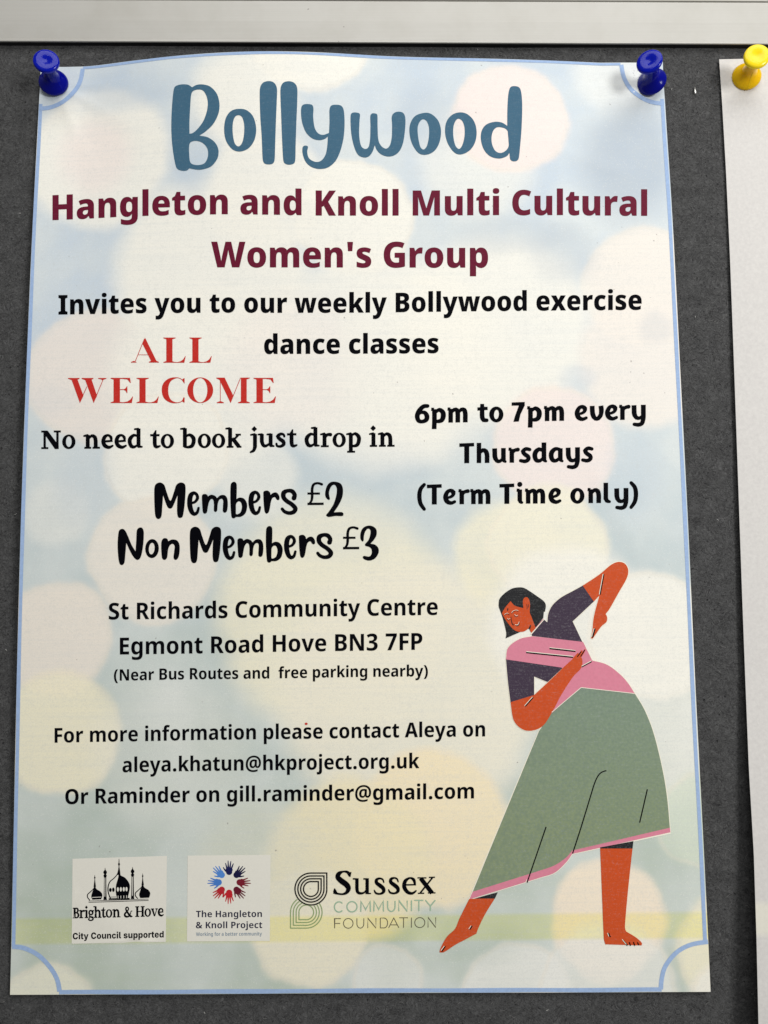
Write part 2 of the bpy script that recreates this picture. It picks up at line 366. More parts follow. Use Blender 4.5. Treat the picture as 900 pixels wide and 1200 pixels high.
SEMI = {' ': (260, ''),
 '&': (733, '305,724 395,724q 497,637q 497,560 497,499q 427,410q 370,374 493,247 512,274q 538,343q 545,382 697,382 683,315q 629,191q 593,146 736,0 545,0 488,61 460,40q 401,8q 325,-10q 271,-10 197,-10q 93,41q 38,133q 38,193 38,238q 70,311q 131,370q 175,394 155,418q 123,469q 105,526q 105,560 105,634q 210,724q;254,309 233,295q 205,263q 190,226q 190,202 190,162q 242,112q 285,112 324,112q 381,137q 400,155;302,621 276,621q 240,589q 240,557 240,530q 268,482q 291,457 328,480q 362,532q 362,561 362,590q 329,621q'),
 '(': (343, '40,274 40,398q 112,624q 187,714 313,714 245,621q 174,394q 174,275 174,158q 245,-66q 312,-158 187,-158 112,-71q 40,151q'),
 ')': (343, '303,274 303,151q 230,-71q 156,-158 31,-158 98,-66q 169,158q 169,275 169,394q 98,621q 30,714 156,714 230,624q 303,398q'),
 '.': (287, '56,72 56,117q 105,156q 144,156 182,156q 231,116q 231,72 231,28q 182,-13q 144,-13 105,-13q 56,28q'),
 '3': (558, '491,552 491,504q 453,434q 387,388q 344,376 344,373 426,362q 511,276q 511,203 511,143q 451,46q 330,-10q 235,-10 175,-10q 82,8q 37,28 37,157 81,134q 176,110q 218,110 293,110q 355,164q 355,211 355,244q 322,287q 251,308q 192,308 141,308 141,425 193,425 246,425q 313,450q 345,495q 345,525 345,563q 294,602q 250,602 219,602q 164,587q 120,564q 102,551 39,652 81,684q 190,724q 270,724 375,724q 491,631q'),
 '7': (558, '110,0 362,587 39,587 39,714 519,714 519,618 266,0'),
 '@': (862, '816,365 816,316q 794,225q 749,154q 685,112q 643,112 603,112q 546,152q 533,183 527,183 507,152q 445,112q 402,112 320,112q 236,217q 236,305 236,372q 288,476q 388,535q 459,535 503,535q 588,518q 617,508 607,303 606,292q 606,268q 606,258 606,225q 628,200q 643,200 665,200q 696,242q 713,318q 713,366 713,448q 652,566q 537,630q 457,630 382,630q 268,580q 191,488q 152,365q 152,293 152,206q 213,79q 333,11q 422,11 477,11q 596,36q 647,56 647,-37 601,-57q 489,-80q 425,-80 305,-80q 135,9q 45,176q 45,292 45,384q 103,541q 210,656q 362,720q 456,720 536,720q 669,670q 765,577q 816,446q;347,305 347,250q 385,200q 417,200 459,200q 495,272q 499,345 504,442 494,445q 472,447q 460,447 421,447q 371,409q 347,344q'),
 'A': (658, '497,0 445,169 213,169 161,0 0,0 235,716 421,716 658,0;365,457 361,474q 347,530q 333,590q 328,609 325,587q 312,531q 298,478q 293,457 245,295 413,295'),
 'B': (636, '303,714 443,714q 572,627q 572,537 572,492q 541,427q 488,387q 455,379 455,374 491,366q 552,329q 588,261q 588,207 588,142q 527,49q 414,0q 336,0 81,0 81,714;310,428 370,428q 418,475q 418,516 418,557q 363,596q 303,596 230,596 230,428;230,314 230,119 320,119 383,119q 433,174q 433,219 433,246q 411,289q 359,314q 315,314'),
 'C': (610, '380,599 339,599q 275,565q 231,501q 207,411q 207,355 207,279q 247,172q 327,116q 386,116 430,116q 512,138q 552,154 552,26 511,7q 422,-10q 368,-10 261,-10q 121,80q 53,245q 53,356 53,437q 95,572q 178,670q 300,724q 379,724 430,724q 533,701q 580,678 532,557 498,575q 423,599q'),
 'E': (526, '476,0 81,0 81,714 476,714 476,590 230,590 230,432 459,432 459,309 230,309 230,125 476,125'),
 'F': (507, '229,0 81,0 81,714 474,714 474,590 229,590 229,406 457,406 457,282 229,282'),
 'H': (720, '639,0 489,0 489,308 231,308 231,0 81,0 81,714 231,714 231,434 489,434 489,714 639,714'),
 'K': (630, '631,0 462,0 290,298 231,253 231,0 81,0 81,714 231,714 231,387 247,413q 286,466q 306,493 464,714 629,714 397,397'),
 'N': (768, '687,0 499,0 211,530 207,530 209,505q 213,441q 215,377q 215,348 215,0 81,0 81,714 268,714 555,190 558,190 557,213q 554,275q 551,340q 551,366 551,714 687,714'),
 'O': (750, '697,358 697,275q 659,139q 579,42q 458,-10q 375,-10 292,-10q 171,42q 91,140q 53,275q 53,359 53,472q 122,636q 266,725q 376,725 486,725q 628,634q 697,470q;209,358 209,282q 244,174q 318,117q 375,117 433,117q 506,174q 540,282q 540,358 540,473q 463,599q 376,599 318,599q 244,542q 209,434q'),
 'P': (594, '296,714 428,714q 555,600q 555,494 555,445q 527,359q 464,291q 363,253q 289,253 230,253 230,0 81,0 81,714;289,591 230,591 230,377 276,377 316,377q 373,399q 404,449q 404,490 404,539q 349,591q'),
 'R': (626, '289,714 380,714q 500,667q 559,576q 559,506 559,459q 527,386q 472,333q 435,315 627,0 457,0 306,275 230,275 230,0 81,0 81,714;286,595 230,595 230,391 287,391 345,391q 407,443q 407,499 407,532q 381,574q 328,595q'),
 'S': (540, '503,207 503,146q 445,48q 330,-10q 245,-10 203,-10q 133,-2q 73,16q 44,30 44,169 91,145q 199,116q 247,116 283,116q 330,136q 353,171q 353,194 353,219q 328,253q 270,287q 219,309 166,333q 90,388q 50,467q 50,525 50,589q 111,677q 220,724q 293,724 354,724q 456,697q 497,678 452,557 411,576q 329,599q 290,599 259,599q 219,582q 199,551q 199,531 199,506q 224,471q 284,438q 336,414 389,391q 464,336q 503,261q'),
 'T': (547, '348,0 199,0 199,588 18,588 18,714 528,714 528,588 348,588'),
 'W': (951, '939,714 767,0 595,0 506,366 503,380q 494,422q 484,470q 477,514q 475,530 473,515q 466,472q 457,424q 448,381q 444,365 355,0 185,0 11,714 158,714 244,331 248,313q 257,266q 267,215q 275,166q 277,147 281,173q 291,235q 303,297q 316,354q 321,375 405,714 545,714 629,374 634,353q 647,295q 659,233q 670,172q 673,147 676,173q 687,240q 700,306q 706,331 792,714'),
 'a': (571, '303,556 400,556q 504,459q 504,364 504,0 400,0 373,74 369,74 347,45q 301,8q 240,-10q 197,-10 150,-10q 78,30q 38,106q 38,161 38,247q 156,333q 271,338 358,341 358,359 358,407q 316,447q 278,447 245,447q 171,424q 134,407 92,508 133,531q 240,556q;305,251 240,248q 187,206q 187,167 187,132q 224,99q 254,99 298,99q 358,156q 358,207 358,253'),
 'b': (605, '216,580 216,552q 213,498q 211,475 217,475 238,511q 309,556q 364,556 452,556q 560,412q 560,274 560,182q 510,55q 421,-10q 360,-10 305,-10q 239,30q 217,59 207,59 183,0 70,0 70,760 216,760;316,438 280,438q 236,405q 216,339q 216,288 216,268 216,189q 261,110q 318,110 364,110q 410,194q 410,276 410,356q 364,438q'),
 'c': (492, '297,-10 220,-10q 107,49q 45,174q 45,270 45,367q 111,494q 228,556q 306,556 352,556q 433,537q 465,520 422,407 394,420q 336,437q 308,437 271,437q 221,400q 194,327q 194,271 194,217q 221,145q 271,110q 307,110 346,110q 419,133q 451,152 451,31 421,12q 346,-10q'),
 'd': (605, '241,-10 153,-10q 45,135q 45,273 45,412q 154,556q 244,556 280,556q 335,536q 376,500q 390,476 395,476 393,497q 388,558q 388,583 388,760 535,760 535,0 422,0 394,68 388,68 374,46q 333,11q 278,-10q;292,108 348,108q 396,181q 396,256 396,274 396,353q 350,436q 290,436 245,436q 194,351q 194,271 194,190q 245,108q'),
 'e': (568, '291,556 365,556q 469,498q 525,387q 525,308 525,235 193,235 195,172q 262,101q 326,101 374,101q 453,120q 495,141 495,28 457,9q 371,-10q 310,-10 230,-10q 111,52q 45,177q 45,270 45,364q 106,492q 217,556q;295,450 252,450q 200,393q 196,335 388,335 388,369q 367,420q 326,450q'),
 'f': (368, '358,434 241,434 241,0 94,0 94,434 17,434 17,506 96,546 96,564 96,669q 181,765q 270,765 307,765q 367,753q 398,742 365,641 351,645q 315,652q 296,652 268,652q 241,613q 241,570 241,546 358,546'),
 'g': (605, '244,556 296,556q 368,515q 393,477 398,477 411,546 535,546 535,2 535,-77q 478,-184q 360,-240q 270,-240 210,-240q 116,-224q 75,-206 75,-80 119,-101q 209,-122q 265,-122 325,-122q 389,-66q 389,-13 389,1 389,14q 391,55q 394,71 389,71 366,33q 295,-10q 242,-10 152,-10q 45,136q 45,272 45,408q 153,556q;290,439 259,439q 216,400q 194,325q 194,270 194,187q 243,107q 293,107 320,107q 360,125q 385,160q 396,215q 396,252 396,275 396,331q 376,403q 329,439q'),
 'h': (619, '216,604 216,562q 212,497q 209,476 217,476 233,504q 278,539q 334,556q 366,556 423,556q 506,514q 552,426q 552,357 552,0 405,0 405,319 405,378q 366,437q 325,437 284,437q 236,396q 216,316q 216,258 216,0 70,0 70,760 216,760'),
 'i': (288, '217,546 217,0 70,0 70,546;144,761 178,761q 224,728q 224,687 224,647q 178,614q 144,614 110,614q 65,647q 65,687 65,729q 110,761q'),
 'j': (287, '41,-240 18,-240q -30,-233q -48,-228 -48,-111 -33,-115q -6,-120q 10,-120 36,-120q 70,-86q 70,-39 70,546 217,546 217,-59 217,-111q 181,-193q 103,-240q;64,687 64,729q 109,761q 144,761 177,761q 224,728q 224,687 224,647q 177,614q 144,614 110,614q 64,647q'),
 'k': (582, '217,424 217,396q 212,326q 209,297 213,297 220,308q 240,338q 261,368q 269,378 404,546 568,546 378,316 580,0 412,0 276,220 217,170 217,0 70,0 70,760 217,760'),
 'l': (286, '216,0 70,0 70,760 216,760'),
 'm': (928, '681,556 770,556q 861,461q 861,357 861,0 714,0 714,319 714,382q 676,437q 637,437 583,437q 538,353q 538,274 538,0 392,0 392,319 392,360q 375,412q 342,437q 316,437 278,437q 234,395q 216,315q 216,257 216,0 70,0 70,546 183,546 203,477 209,477 224,502q 268,537q 328,556q 364,556 423,556q 498,514q 519,475 525,475 550,515q 631,556q'),
 'n': (619, '368,556 454,556q 552,461q 552,357 552,0 405,0 405,319 405,378q 367,437q 324,437 262,437q 216,347q 216,257 216,0 70,0 70,546 183,546 202,474 209,474 226,501q 273,538q 333,556q'),
 'o': (597, '551,274 551,209q 518,103q 452,29q 358,-10q 297,-10 240,-10q 147,29q 81,103q 45,208q 45,274 45,364q 105,490q 218,556q 300,556 374,556q 487,491q 551,365q;194,274 194,220q 216,144q 262,104q 299,104 336,104q 381,143q 402,220q 402,274 402,329q 381,404q 335,442q 298,442 243,442q 194,356q'),
 'p': (605, '363,556 454,556q 560,412q 560,274 560,182q 509,55q 420,-10q 361,-10 324,-10q 269,10q 230,43q 216,62 211,62 213,41q 216,-6q 216,-29 216,-240 70,-240 70,546 189,546 209,475 216,475 232,500q 272,536q 327,556q;315,438 280,438q 237,406q 217,341q 216,290 216,272 216,219q 235,147q 279,110q 316,110 348,110q 390,148q 410,221q 410,275 410,357q 363,438q'),
 'r': (427, '358,556 373,556q 404,553q 415,550 401,409 390,412q 362,416q 342,416 319,416q 274,401q 238,368q 217,315q 217,278 217,0 70,0 70,546 182,546 203,455 210,455 225,483q 270,529q 326,556q'),
 's': (476, '437,161 437,108q 389,31q 294,-10q 221,-10 167,-10q 82,5q 43,22 43,147 84,126q 179,103q 216,103 258,103q 297,128q 297,151 297,166q 278,189q 228,215q 182,234 136,254q 74,298q 42,358q 42,402 42,477q 155,556q 249,556 299,556q 387,534q 430,514 389,412 353,429q 279,450q 249,450 217,450q 182,429q 182,410 182,395q 201,374q 250,350q 295,330 341,311q 404,268q 437,207q'),
 't': (400, '294,109 316,109q 356,118q 375,125 375,15 351,4q 290,-10q 251,-10 202,-10q 128,23q 87,102q 87,170 87,434 20,434 20,499 98,546 139,662 234,662 234,546 368,546 368,434 234,434 234,178 234,143q 266,109q'),
 'u': (619, '549,546 549,0 436,0 417,70 409,70 393,42q 344,7q 284,-10q 251,-10 195,-10q 112,33q 67,122q 67,190 67,546 214,546 214,228 214,169q 252,110q 294,110 336,110q 384,150q 403,229q 403,286 403,546'),
 'v': (545, '196,0 1,546 154,546 248,231 251,219q 260,185q 268,150q 269,135 273,135 274,149q 281,182q 291,215q 294,228 391,546 544,546 348,0'),
 'y': (545, '0,546 155,546 250,244 255,228q 263,196q 270,163q 272,148 276,148 279,170q 293,219q 300,243 393,546 544,546 333,-51 311,-113q 253,-197q 169,-240q 108,-240 85,-240q 49,-235q 35,-232 35,-114 46,-116q 75,-120q 90,-120 119,-120q 157,-97q 184,-55q 194,-27 205,5')}
GROT = {' ': (269, ''),
 'C': (746, '385,-10 286,-10q 128,77q 37,243q 37,363 37,484q 129,651q 287,737q 385,737 451,737q 564,701q 650,632q 704,530q 711,465 521,465 518,490q 497,530q 464,559q 418,574q 390,574 339,574q 267,524q 229,430q 229,363 229,294q 268,201q 339,154q 389,154 417,154q 462,169q 497,197q 518,237q 522,262 712,262 708,215q 663,119q 581,39q 462,-10q'),
 'c': (600, '311,-10 224,-10q 99,61q 32,187q 32,271 32,355q 99,482q 224,553q 311,553 366,553q 456,524q 523,472q 563,397q 569,351 398,324 394,346q 380,378q 359,401q 331,413q 314,413 285,413q 244,381q 222,318q 222,272 222,227q 244,163q 285,130q 314,130 331,130q 359,142q 380,165q 395,200q 398,222 569,196 563,148q 523,72q 457,19q 366,-10q'),
 'd': (642, '249,-7 190,-7q 91,55q 32,179q 32,272 32,370q 94,494q 192,553q 247,553 289,553q 350,524q 391,478q 401,451 404,451 404,728 590,728 590,0 406,0 406,89 401,89 390,63q 348,19q 289,-7q;315,136 344,136q 386,170q 409,231q 409,272 409,315q 386,376q 344,409q 315,409 286,409q 245,376q 224,315q 224,272 224,231q 245,169q 286,136q'),
 'e': (604, '311,-10 224,-10q 99,57q 32,183q 32,271 32,356q 99,482q 222,553q 306,553 366,553q 464,515q 536,443q 574,340q 574,273 574,229 93,229 93,333 486,333 399,310 399,346q 379,395q 338,421q 307,421 277,421q 236,394q 215,346q 215,312 215,236 215,198q 239,147q 285,122q 315,122 336,122q 370,134q 395,157q 402,173 566,148 552,100q 484,29q 380,-10q'),
 'i': (291, '52,0 52,546 238,546 238,0;145,605 106,605q 52,656q 52,691 52,728q 106,778q 145,778 183,778q 238,728q 238,692 238,656q 183,605q'),
 'l': (331, '242,-3 143,-3q 52,73q 52,156 52,728 238,728 238,174 238,156q 257,137q 275,137 286,137q 297,138q 301,140 328,11 316,7q 272,-3q'),
 'n': (644, '238,309 238,0 52,0 52,546 227,546 231,407 224,407 243,470q 328,553q 401,553 459,553q 545,501q 591,408q 591,348 591,0 405,0 405,310 405,352q 362,401q 323,401 298,401q 259,379q 238,338q'),
 'o': (623, '312,-10 224,-10q 99,61q 32,187q 32,271 32,355q 99,482q 224,553q 312,553 399,553q 524,482q 590,355q 590,271 590,187q 524,61q 399,-10q;312,130 340,130q 380,165q 401,229q 401,272 401,316q 380,379q 340,413q 312,413 283,413q 243,379q 222,316q 222,272 222,229q 243,165q 283,130q'),
 'p': (642, '52,-204 52,546 236,546 236,451 242,451 252,478q 292,524q 354,553q 395,553 451,553q 549,494q 610,370q 610,272 610,179q 551,55q 453,-7q 394,-7 354,-7q 294,19q 253,63q 242,89 238,89 238,-204;327,136 357,136q 397,169q 419,231q 419,272 419,315q 397,376q 357,409q 327,409 298,409q 256,376q 234,315q 234,272 234,231q 256,170q 298,136q'),
 'r': (428, '52,0 52,546 233,546 233,443 239,443 253,500q 319,553q 363,553 376,553q 401,549q 413,546 413,386 399,391q 358,395q 342,395 313,395q 265,369q 238,322q 238,290 238,0'),
 's': (582, '291,-10 218,-10q 107,31q 37,108q 28,161 200,186 210,153q 256,118q 298,118 330,118q 366,138q 366,156 366,173q 334,194q 301,200 205,218 123,233q 41,313q 41,377 41,433q 101,511q 212,553q 288,553 359,553q 465,516q 529,446q 538,398 374,373 367,400q 323,427q 292,427 264,427q 226,407q 226,388 226,374q 249,351q 282,345 390,326 473,311q 554,238q 554,178 554,121q 486,36q 367,-10q'),
 't': (392, '362,546 362,410 10,410 10,546;80,676 266,676 266,172 266,153q 285,134q 306,134 315,134q 348,139q 354,141 376,7 345,-2q 287,-8q 262,-8 172,-8q 80,75q 80,155'),
 'u': (644, '242,-7 185,-7q 99,45q 52,138q 52,198 52,546 238,546 238,236 238,193q 282,145q 321,145 347,145q 384,167q 405,209q 405,237 405,546 591,546 591,0 417,0 413,139 420,139 401,76q 316,-7q'),
 'y': (629, '52,-190 93,-57 117,-63 149,-71q 195,-64q 218,-38q 214,-19 211,-1 8,546 203,546 278,290 294,234q 312,122q 325,55 290,55 303,122q 329,235q 346,290 428,546 621,546 394,-53 378,-97q 322,-167q 235,-208q 169,-208 136,-208q 73,-199q')}
# ------------------------------------------------------------------ lettering
_cache = {}
def glyph(font, ch):
    key = (id(font), ch)
    if key in _cache: return _cache[key]
    adv, s = font[ch]; conts = []
    for part in s.split(';'):
        if not part: continue
        pts = []
        for tok in part.split():
            q = tok.endswith('q'); x, y = tok.rstrip('q').split(','); pts.append((float(x), float(y), q))
        full = []; n = len(pts)
        for i in range(n):
            a = pts[i]; b = pts[(i + 1) % n]; full.append(a)
            if a[2] and b[2]: full.append(((a[0]+b[0])/2, (a[1]+b[1])/2, False))
        while full[0][2]: full = full[1:] + full[:1]
        out = []; i = 0; n = len(full)
        while i < n:
            a = full[i]; out.append((a[0], a[1]))
            b = full[(i + 1) % n]
            if b[2]:
                c = full[(i + 2) % n]
                for t in (0.25, 0.5, 0.75):
                    out.append(tuple((1-t)**2*a[k] + 2*t*(1-t)*b[k] + t*t*c[k] for k in (0, 1)))
                i += 2
            else: i += 1
        conts.append(out)
    r = (adv, triangulate(conts) if conts else None); _cache[key] = r
    return r
def set_line(font, text, x0, x1, base, cap, fcap=714.0):
    """a line of type from x0 to x1 on a base line given by points; cap = cap height"""
    x = 0; items = []; lo = None; hi = 0
    for ch in text:
        adv, g = glyph(font, ch)
        if g is not None:
            xs = g[0][:, 0]; lo = x + xs.min() if lo is None else lo; hi = x + xs.max(); items.append((x, g))
        x += adv
    sx = (x1 - x0) / (hi - lo); sy = cap / fcap
    bx = [b[0] for b in base]; by = [b[1] for b in base]; out = []
    for gx, (vs, fs) in items:
        X = x0 + (vs[:, 0] + gx - lo) * sx; Y = np.interp(X, bx, by) - vs[:, 1] * sy
        out.append((np.stack([X, Y], 1), fs))
    return out

# rounded bold hand, units: x height about 105, base line 0, y up
def F_(s, w): return stroke(s, w, True)
def flagp(x, y=98): return stroke([(x - 20, y - 2, 22), (x, y - 4, 24)], None, True)
ROUND = {
 '6': lambda: solid(stroke('92,119,26 62,116,30 32,85,34 19,50,34 28,18,30 54,10,26 82,22,32 87,48,34 72,72,28 46,74,22 26,58,18')),
 'p': lambda: solid(F_([(25,96,33),(25,20,33),(23,-44,33)],None), flagp(22), stroke('30,72,20 58,91,27 83,74,34 87,45,36 76,18,32 50,10,26 30,14,20')),
 'm': lambda: solid(F_([(24,97,32),(24,0,32)],None), flagp(22), F_('26,68,20 48,90,26 68,86,32 74,60,33 74,30,33 74,0,33',None), F_('77,68,20 98,90,26 120,86,32 127,60,33 127,30,33 127,0,33',None)),
 't': lambda: solid(F_([(32,128,27),(31,90,31),(31,60,33)],None), stroke('31,70,33 32,35,33 42,15,30 64,12,26'), F_([(-2,92,23),(70,96,23)],None)),
 'o': lambda: solid(ellipse(50,52,50,56,0.1)) + hole(ellipse(51,52,17,33,-0.08)),
 '7': lambda: solid([(0,112),(0,135),(92,137),(92,112),(62,50),(50,0),(12,-2),(22,34),(50,112)]),
 'e': lambda: solid(stroke('82,18,22 56,9,26 28,22,33 18,55,34 32,88,28 55,97,26 73,84,32 69,63,24 48,50,20 22,46,16')),
 'v': lambda: solid(F_('19,102,34 20,75,34 23,45,34 33,20,32',None), stroke('27,30,32 42,12,28 62,14,30 78,34,32'), F_('70,24,28 80,38,30 84,70,34 80,102,34',None)),
 'r': lambda: solid(F_([(25,97,32),(25,0,32)],None), flagp(22), stroke('28,64,18 44,86,24 68,92,28')),
 'y': lambda: solid(F_('18,102,34 19,75,34 20,45,34 26,25,32',None), stroke('22,34,32 36,14,28 58,11,24 78,26,22'), F_('84,104,34 84,60,34 84,20,34 82,-4,32',None), stroke('82,0,32 74,-26,30 50,-36,28 20,-32,24')),
 'T': lambda: solid(F_([(0,127,25),(104,130,25)],None), F_([(52,124,35),(52,0,35)],None)),
 'h': lambda: solid(F_([(22,142,32),(22,0,32)],None), F_('26,68,20 48,90,27 70,82,32 79,55,33 79,25,33 79,0,33',None)),
 'u': lambda: solid(F_('18,102,34 19,75,34 20,45,34 26,25,32',None), stroke('22,34,32 36,14,28 54,11,24 74,28,22'), F_([(80,104,33),(80,28,33)],None), stroke([(80,40,33),(84,16,28),(94,8,18)])),
 's': lambda: solid(stroke('72,91,24 46,96,27 25,80,29 36,60,30 60,42,30 62,22,29 40,9,27 8,14,24')),
 'd': lambda: solid(stroke('74,82,22 48,93,28 23,72,34 18,42,34 30,15,30 54,12,25 74,28,22'), F_([(82,140,33),(82,28,33)],None), stroke([(82,40,33),(86,16,28),(96,8,18)])),
 'a': lambda: solid(stroke('78,90,22 48,94,27 23,72,34 18,42,34 30,15,30 54,12,25 74,28,22'), F_([(82,98,33),(82,28,33)],None), stroke([(82,40,33),(86,16,28),(96,8,18)])),
 '(': lambda: solid(stroke('48,140,24 22,108,29 14,60,31 22,8,29 48,-32,24')),
 ')': lambda: solid(stroke('8,140,24 34,108,29 42,60,31 34,8,29 8,-32,24')),
 'i': lambda: solid(F_([(22,100,32),(22,20,32)],None), stroke([(22,32,32),(27,13,26),(38,8,18)]), flagp(20), ellipse(22,136,18,18)),
 'n': lambda: solid(F_([(24,97,32),(24,0,32)],None), flagp(22), F_('28,68,20 50,91,26 72,84,32 80,55,33 80,25,33 80,0,33',None)),
 'l': lambda: solid(F_([(20,142,32),(20,24,32)],None), stroke([(20,36,32),(28,15,28),(46,9,20)])),
}
def sf(a, b, y, w=13): return F_([(a,y,w),(b,y,w)],None)
# bold book face with slab-like serifs, same units
BOOK = {
 'N': lambda: solid(F_([(24,116,17),(24,4,17)],None), F_([(114,116,17),(114,10,17)],None), [(10,123),(46,123),(123,22),(123,-2),(96,-2),(20,104)], sf(0,40,118), sf(0,50,5), sf(88,138,118)),
 'o': lambda: solid(ellipse(47,47,47,50)) + hole(ellipse(47,48,20,36)),
 'n': lambda: solid(F_([(32,92,28),(32,4,28)],None), stroke('6,86,13 30,90,18'), stroke('36,66,14 60,87,20 82,76,27 88,50,28'), F_([(88,56,28),(88,4,28)],None), sf(8,56,5), sf(66,118,5)),
 'e': lambda: solid(stroke('82,18,14 56,7,22 27,20,28 16,48,28 26,78,26 50,90,16 70,76,21 73,58,17'), F_([(20,47,15),(82,52,15)],None)),
 'd': lambda: solid(stroke('72,82,13 46,89,20 21,68,28 16,42,28 28,14,26 50,9,19 72,24,13'), F_([(78,134,28),(78,10,28)],None), stroke('52,130,13 76,132,15'), stroke('78,12,20 102,9,12')),
 't': lambda: solid([(18,84),(18,98),(34,122),(42,122),(42,84)], F_('30,90,28 30,60,28 30,35,28',None), stroke('30,36,28 34,14,26 48,8,20 66,14,13'), sf(-2,64,88,15)),
 'b': lambda: solid(F_([(22,134,28),(22,6,28)],None), stroke('-6,130,12 20,132,15'), stroke('26,76,14 54,89,20 80,70,28 84,44,28 72,14,26 44,5,18 20,8,14')),
 'k': lambda: solid(F_([(26,134,28),(26,4,28)],None), stroke('-2,130,12 22,132,15'), sf(2,50,5), stroke('34,44,14 60,62,15 80,82,16'), sf(64,102,88), stroke('50,56,26 66,34,28 84,12,28'), sf(74,106,5)),
 'j': lambda: solid(F_([(35,92,28),(35,0,28)],None), stroke('35,6,28 26,-20,22 4,-32,13'), stroke('6,86,12 32,90,16'), [(30,146),(50,126),(30,106),(10,126)]),
 'u': lambda: solid(F_([(26,92,28),(26,36,28)],None), stroke('26,42,28 36,15,24 56,10,20 80,26,14'), stroke('2,88,12 26,90,14'), F_([(88,94,28),(88,10,28)],None), stroke('64,88,12 86,90,14'), stroke('88,12,20 110,8,12')),
 's': lambda: solid(stroke('64,74,16 60,86,16 40,91,20 19,76,25 32,57,26 56,40,27 60,20,25 38,6,19 14,9,16 9,24,16')),
 'r': lambda: solid(F_([(32,92,28),(32,4,28)],None), stroke('6,86,12 30,90,18'), sf(6,62,5), stroke('38,66,14 54,84,20 74,84,25')),
 'p': lambda: solid(F_([(32,92,28),(32,-34,28)],None), stroke('4,86,12 30,90,18'), sf(6,62,-34), stroke('36,76,13 62,90,20 86,70,28 89,44,28 78,14,26 52,5,18 34,10,13')),
 'i': lambda: solid(F_([(28,92,28),(28,4,28)],None), stroke('2,86,12 26,90,16'), sf(2,54,5), [(26,146),(46,126),(26,106),(6,126)]),
 'B': lambda: solid(F_([(26,122,30),(26,2,30)],None), sf(0,50,118), sf(0,50,5), stroke('30,117,14 62,114,20 72,92,26 60,70,18 30,65,12'), stroke('30,65,12 66,60,20 80,35,28 64,10,20 30,5,12')),
 'g': lambda: solid(stroke('40,88,16 64,70,24 60,46,20 38,38,16 16,52,24 20,80,20 40,88,16'), stroke('26,38,14 18,22,18 36,12,20 66,4,24 66,-20,20 34,-30,16 8,-18,18 20,2,14'), sf(58,84,84,14)),
 'h': lambda: solid(F_([(26,134,28),(26,4,28)],None), stroke('-2,130,12 22,132,15'), stroke('30,66,14 54,87,20 76,76,27 82,50,28'), F_([(82,56,28),(82,4,28)],None), sf(4,50,5), sf(62,108,5)),
 'H': lambda: solid(F_([(28,122,30),(28,2,30)],None), F_([(104,122,30),(104,2,30)],None), sf(0,56,118), sf(0,56,5), sf(76,132,118), sf(76,132,5), sf(30,104,62,12)),
 'v': lambda: solid(F_([(22,88,28),(52,4,20)],None), F_([(84,88,12),(54,2,12)],None), sf(0,46,88), sf(64,98,88)),
 '&': lambda: solid(stroke('118,70,12 104,66,12 96,36,14 66,6,20 26,10,26 18,36,26 48,66,20 70,92,18 60,114,16 38,112,18 34,88,22 60,50,26 94,12,28 120,6,14')),
}
def place_glyphs(face, items, base, k, ox=0.0, oy=0.0, xs=1.0, zoom=6.0):
    """items: (char, left edge in zoomed units); base(x px) -> y px"""
    out = []
    for ch, X in items:
        key = (id(face), ch)
        if key not in _cache: _cache[key] = triangulate(face[ch]())
        vs, fs = _cache[key]
        x = ox + (X + vs[:, 0] * xs) / zoom
        y = base(x) - vs[:, 1] * k / zoom
        out.append((np.stack([x, y], 1), fs))
    return out
def run(face, text, x0, x1, base, k, widths, gap, space):
    """hand-set run fitted between x0 and x1"""
    x = 0; its = []
    for ch in text:
        if ch == ' ': x += space; continue
        its.append((ch, x)); x += widths[ch] + gap
    x -= gap
    s = (x1 - x0) / x
    out = []
    for ch, X in its:
        key = (id(face), ch)
        if key not in _cache: _cache[key] = triangulate(face[ch]())
        vs, fs = _cache[key]
        px = x0 + (X + vs[:, 0]) * s; out.append((np.stack([px, base(px) - vs[:, 1] * k], 1), fs))
    return out
def lin(x0, y0, x1, y1): return lambda x: y0 + (x - x0) * (y1 - y0) / (x1 - x0)

# ------------------------------------------------------------------ materials
PAPER_WHITE = srgb(236, 235, 232, 0.93)
I_TITLE = ink('title_blue_ink', srgb(62, 100, 124), 0.08)
I_MAROON = ink('maroon_ink', srgb(100, 12, 42), 0.03)
I_BLACK = ink('black_toner', srgb(4, 4, 9), 0.0, 0.7, 0.04)
I_RED = ink('red_ink', srgb(192, 42, 34), 0.06)
I_BORDER = ink('border_blue_ink', srgb(158, 183, 220), 0.14)
I_SKIN = ink('orange_ink', srgb(202, 80, 36), 0.12)
I_DARK = ink('plum_ink', srgb(66, 54, 70), 0.16)
I_HAIR = ink('hair_black_ink', srgb(38, 38, 40), 0.13)
I_PINK = ink('pink_ink', srgb(216, 132, 152), 0.08)
I_GREEN = ink('sage_green_ink', srgb(126, 145, 130), 0.17, low=srgb(134, 147, 114))
I_CREAM = ink('bare_paper', srgb(240, 234, 216), 0.03)
I_PANEL = ink('logo_white', srgb(228, 225, 214), 0.03)
I_MINT = ink('mint_ink', srgb(158, 186, 160), 0.05)
I_OLIVE = ink('olive_ink', srgb(142, 164, 112), 0.05)
I_GREY = ink('grey_ink', srgb(92, 86, 72), 0.05)
I_SLATE = ink('slate_ink', srgb(130, 146, 160), 0.05)
I_NAVY = ink('navy_text_ink', srgb(40, 40, 62), 0.03)

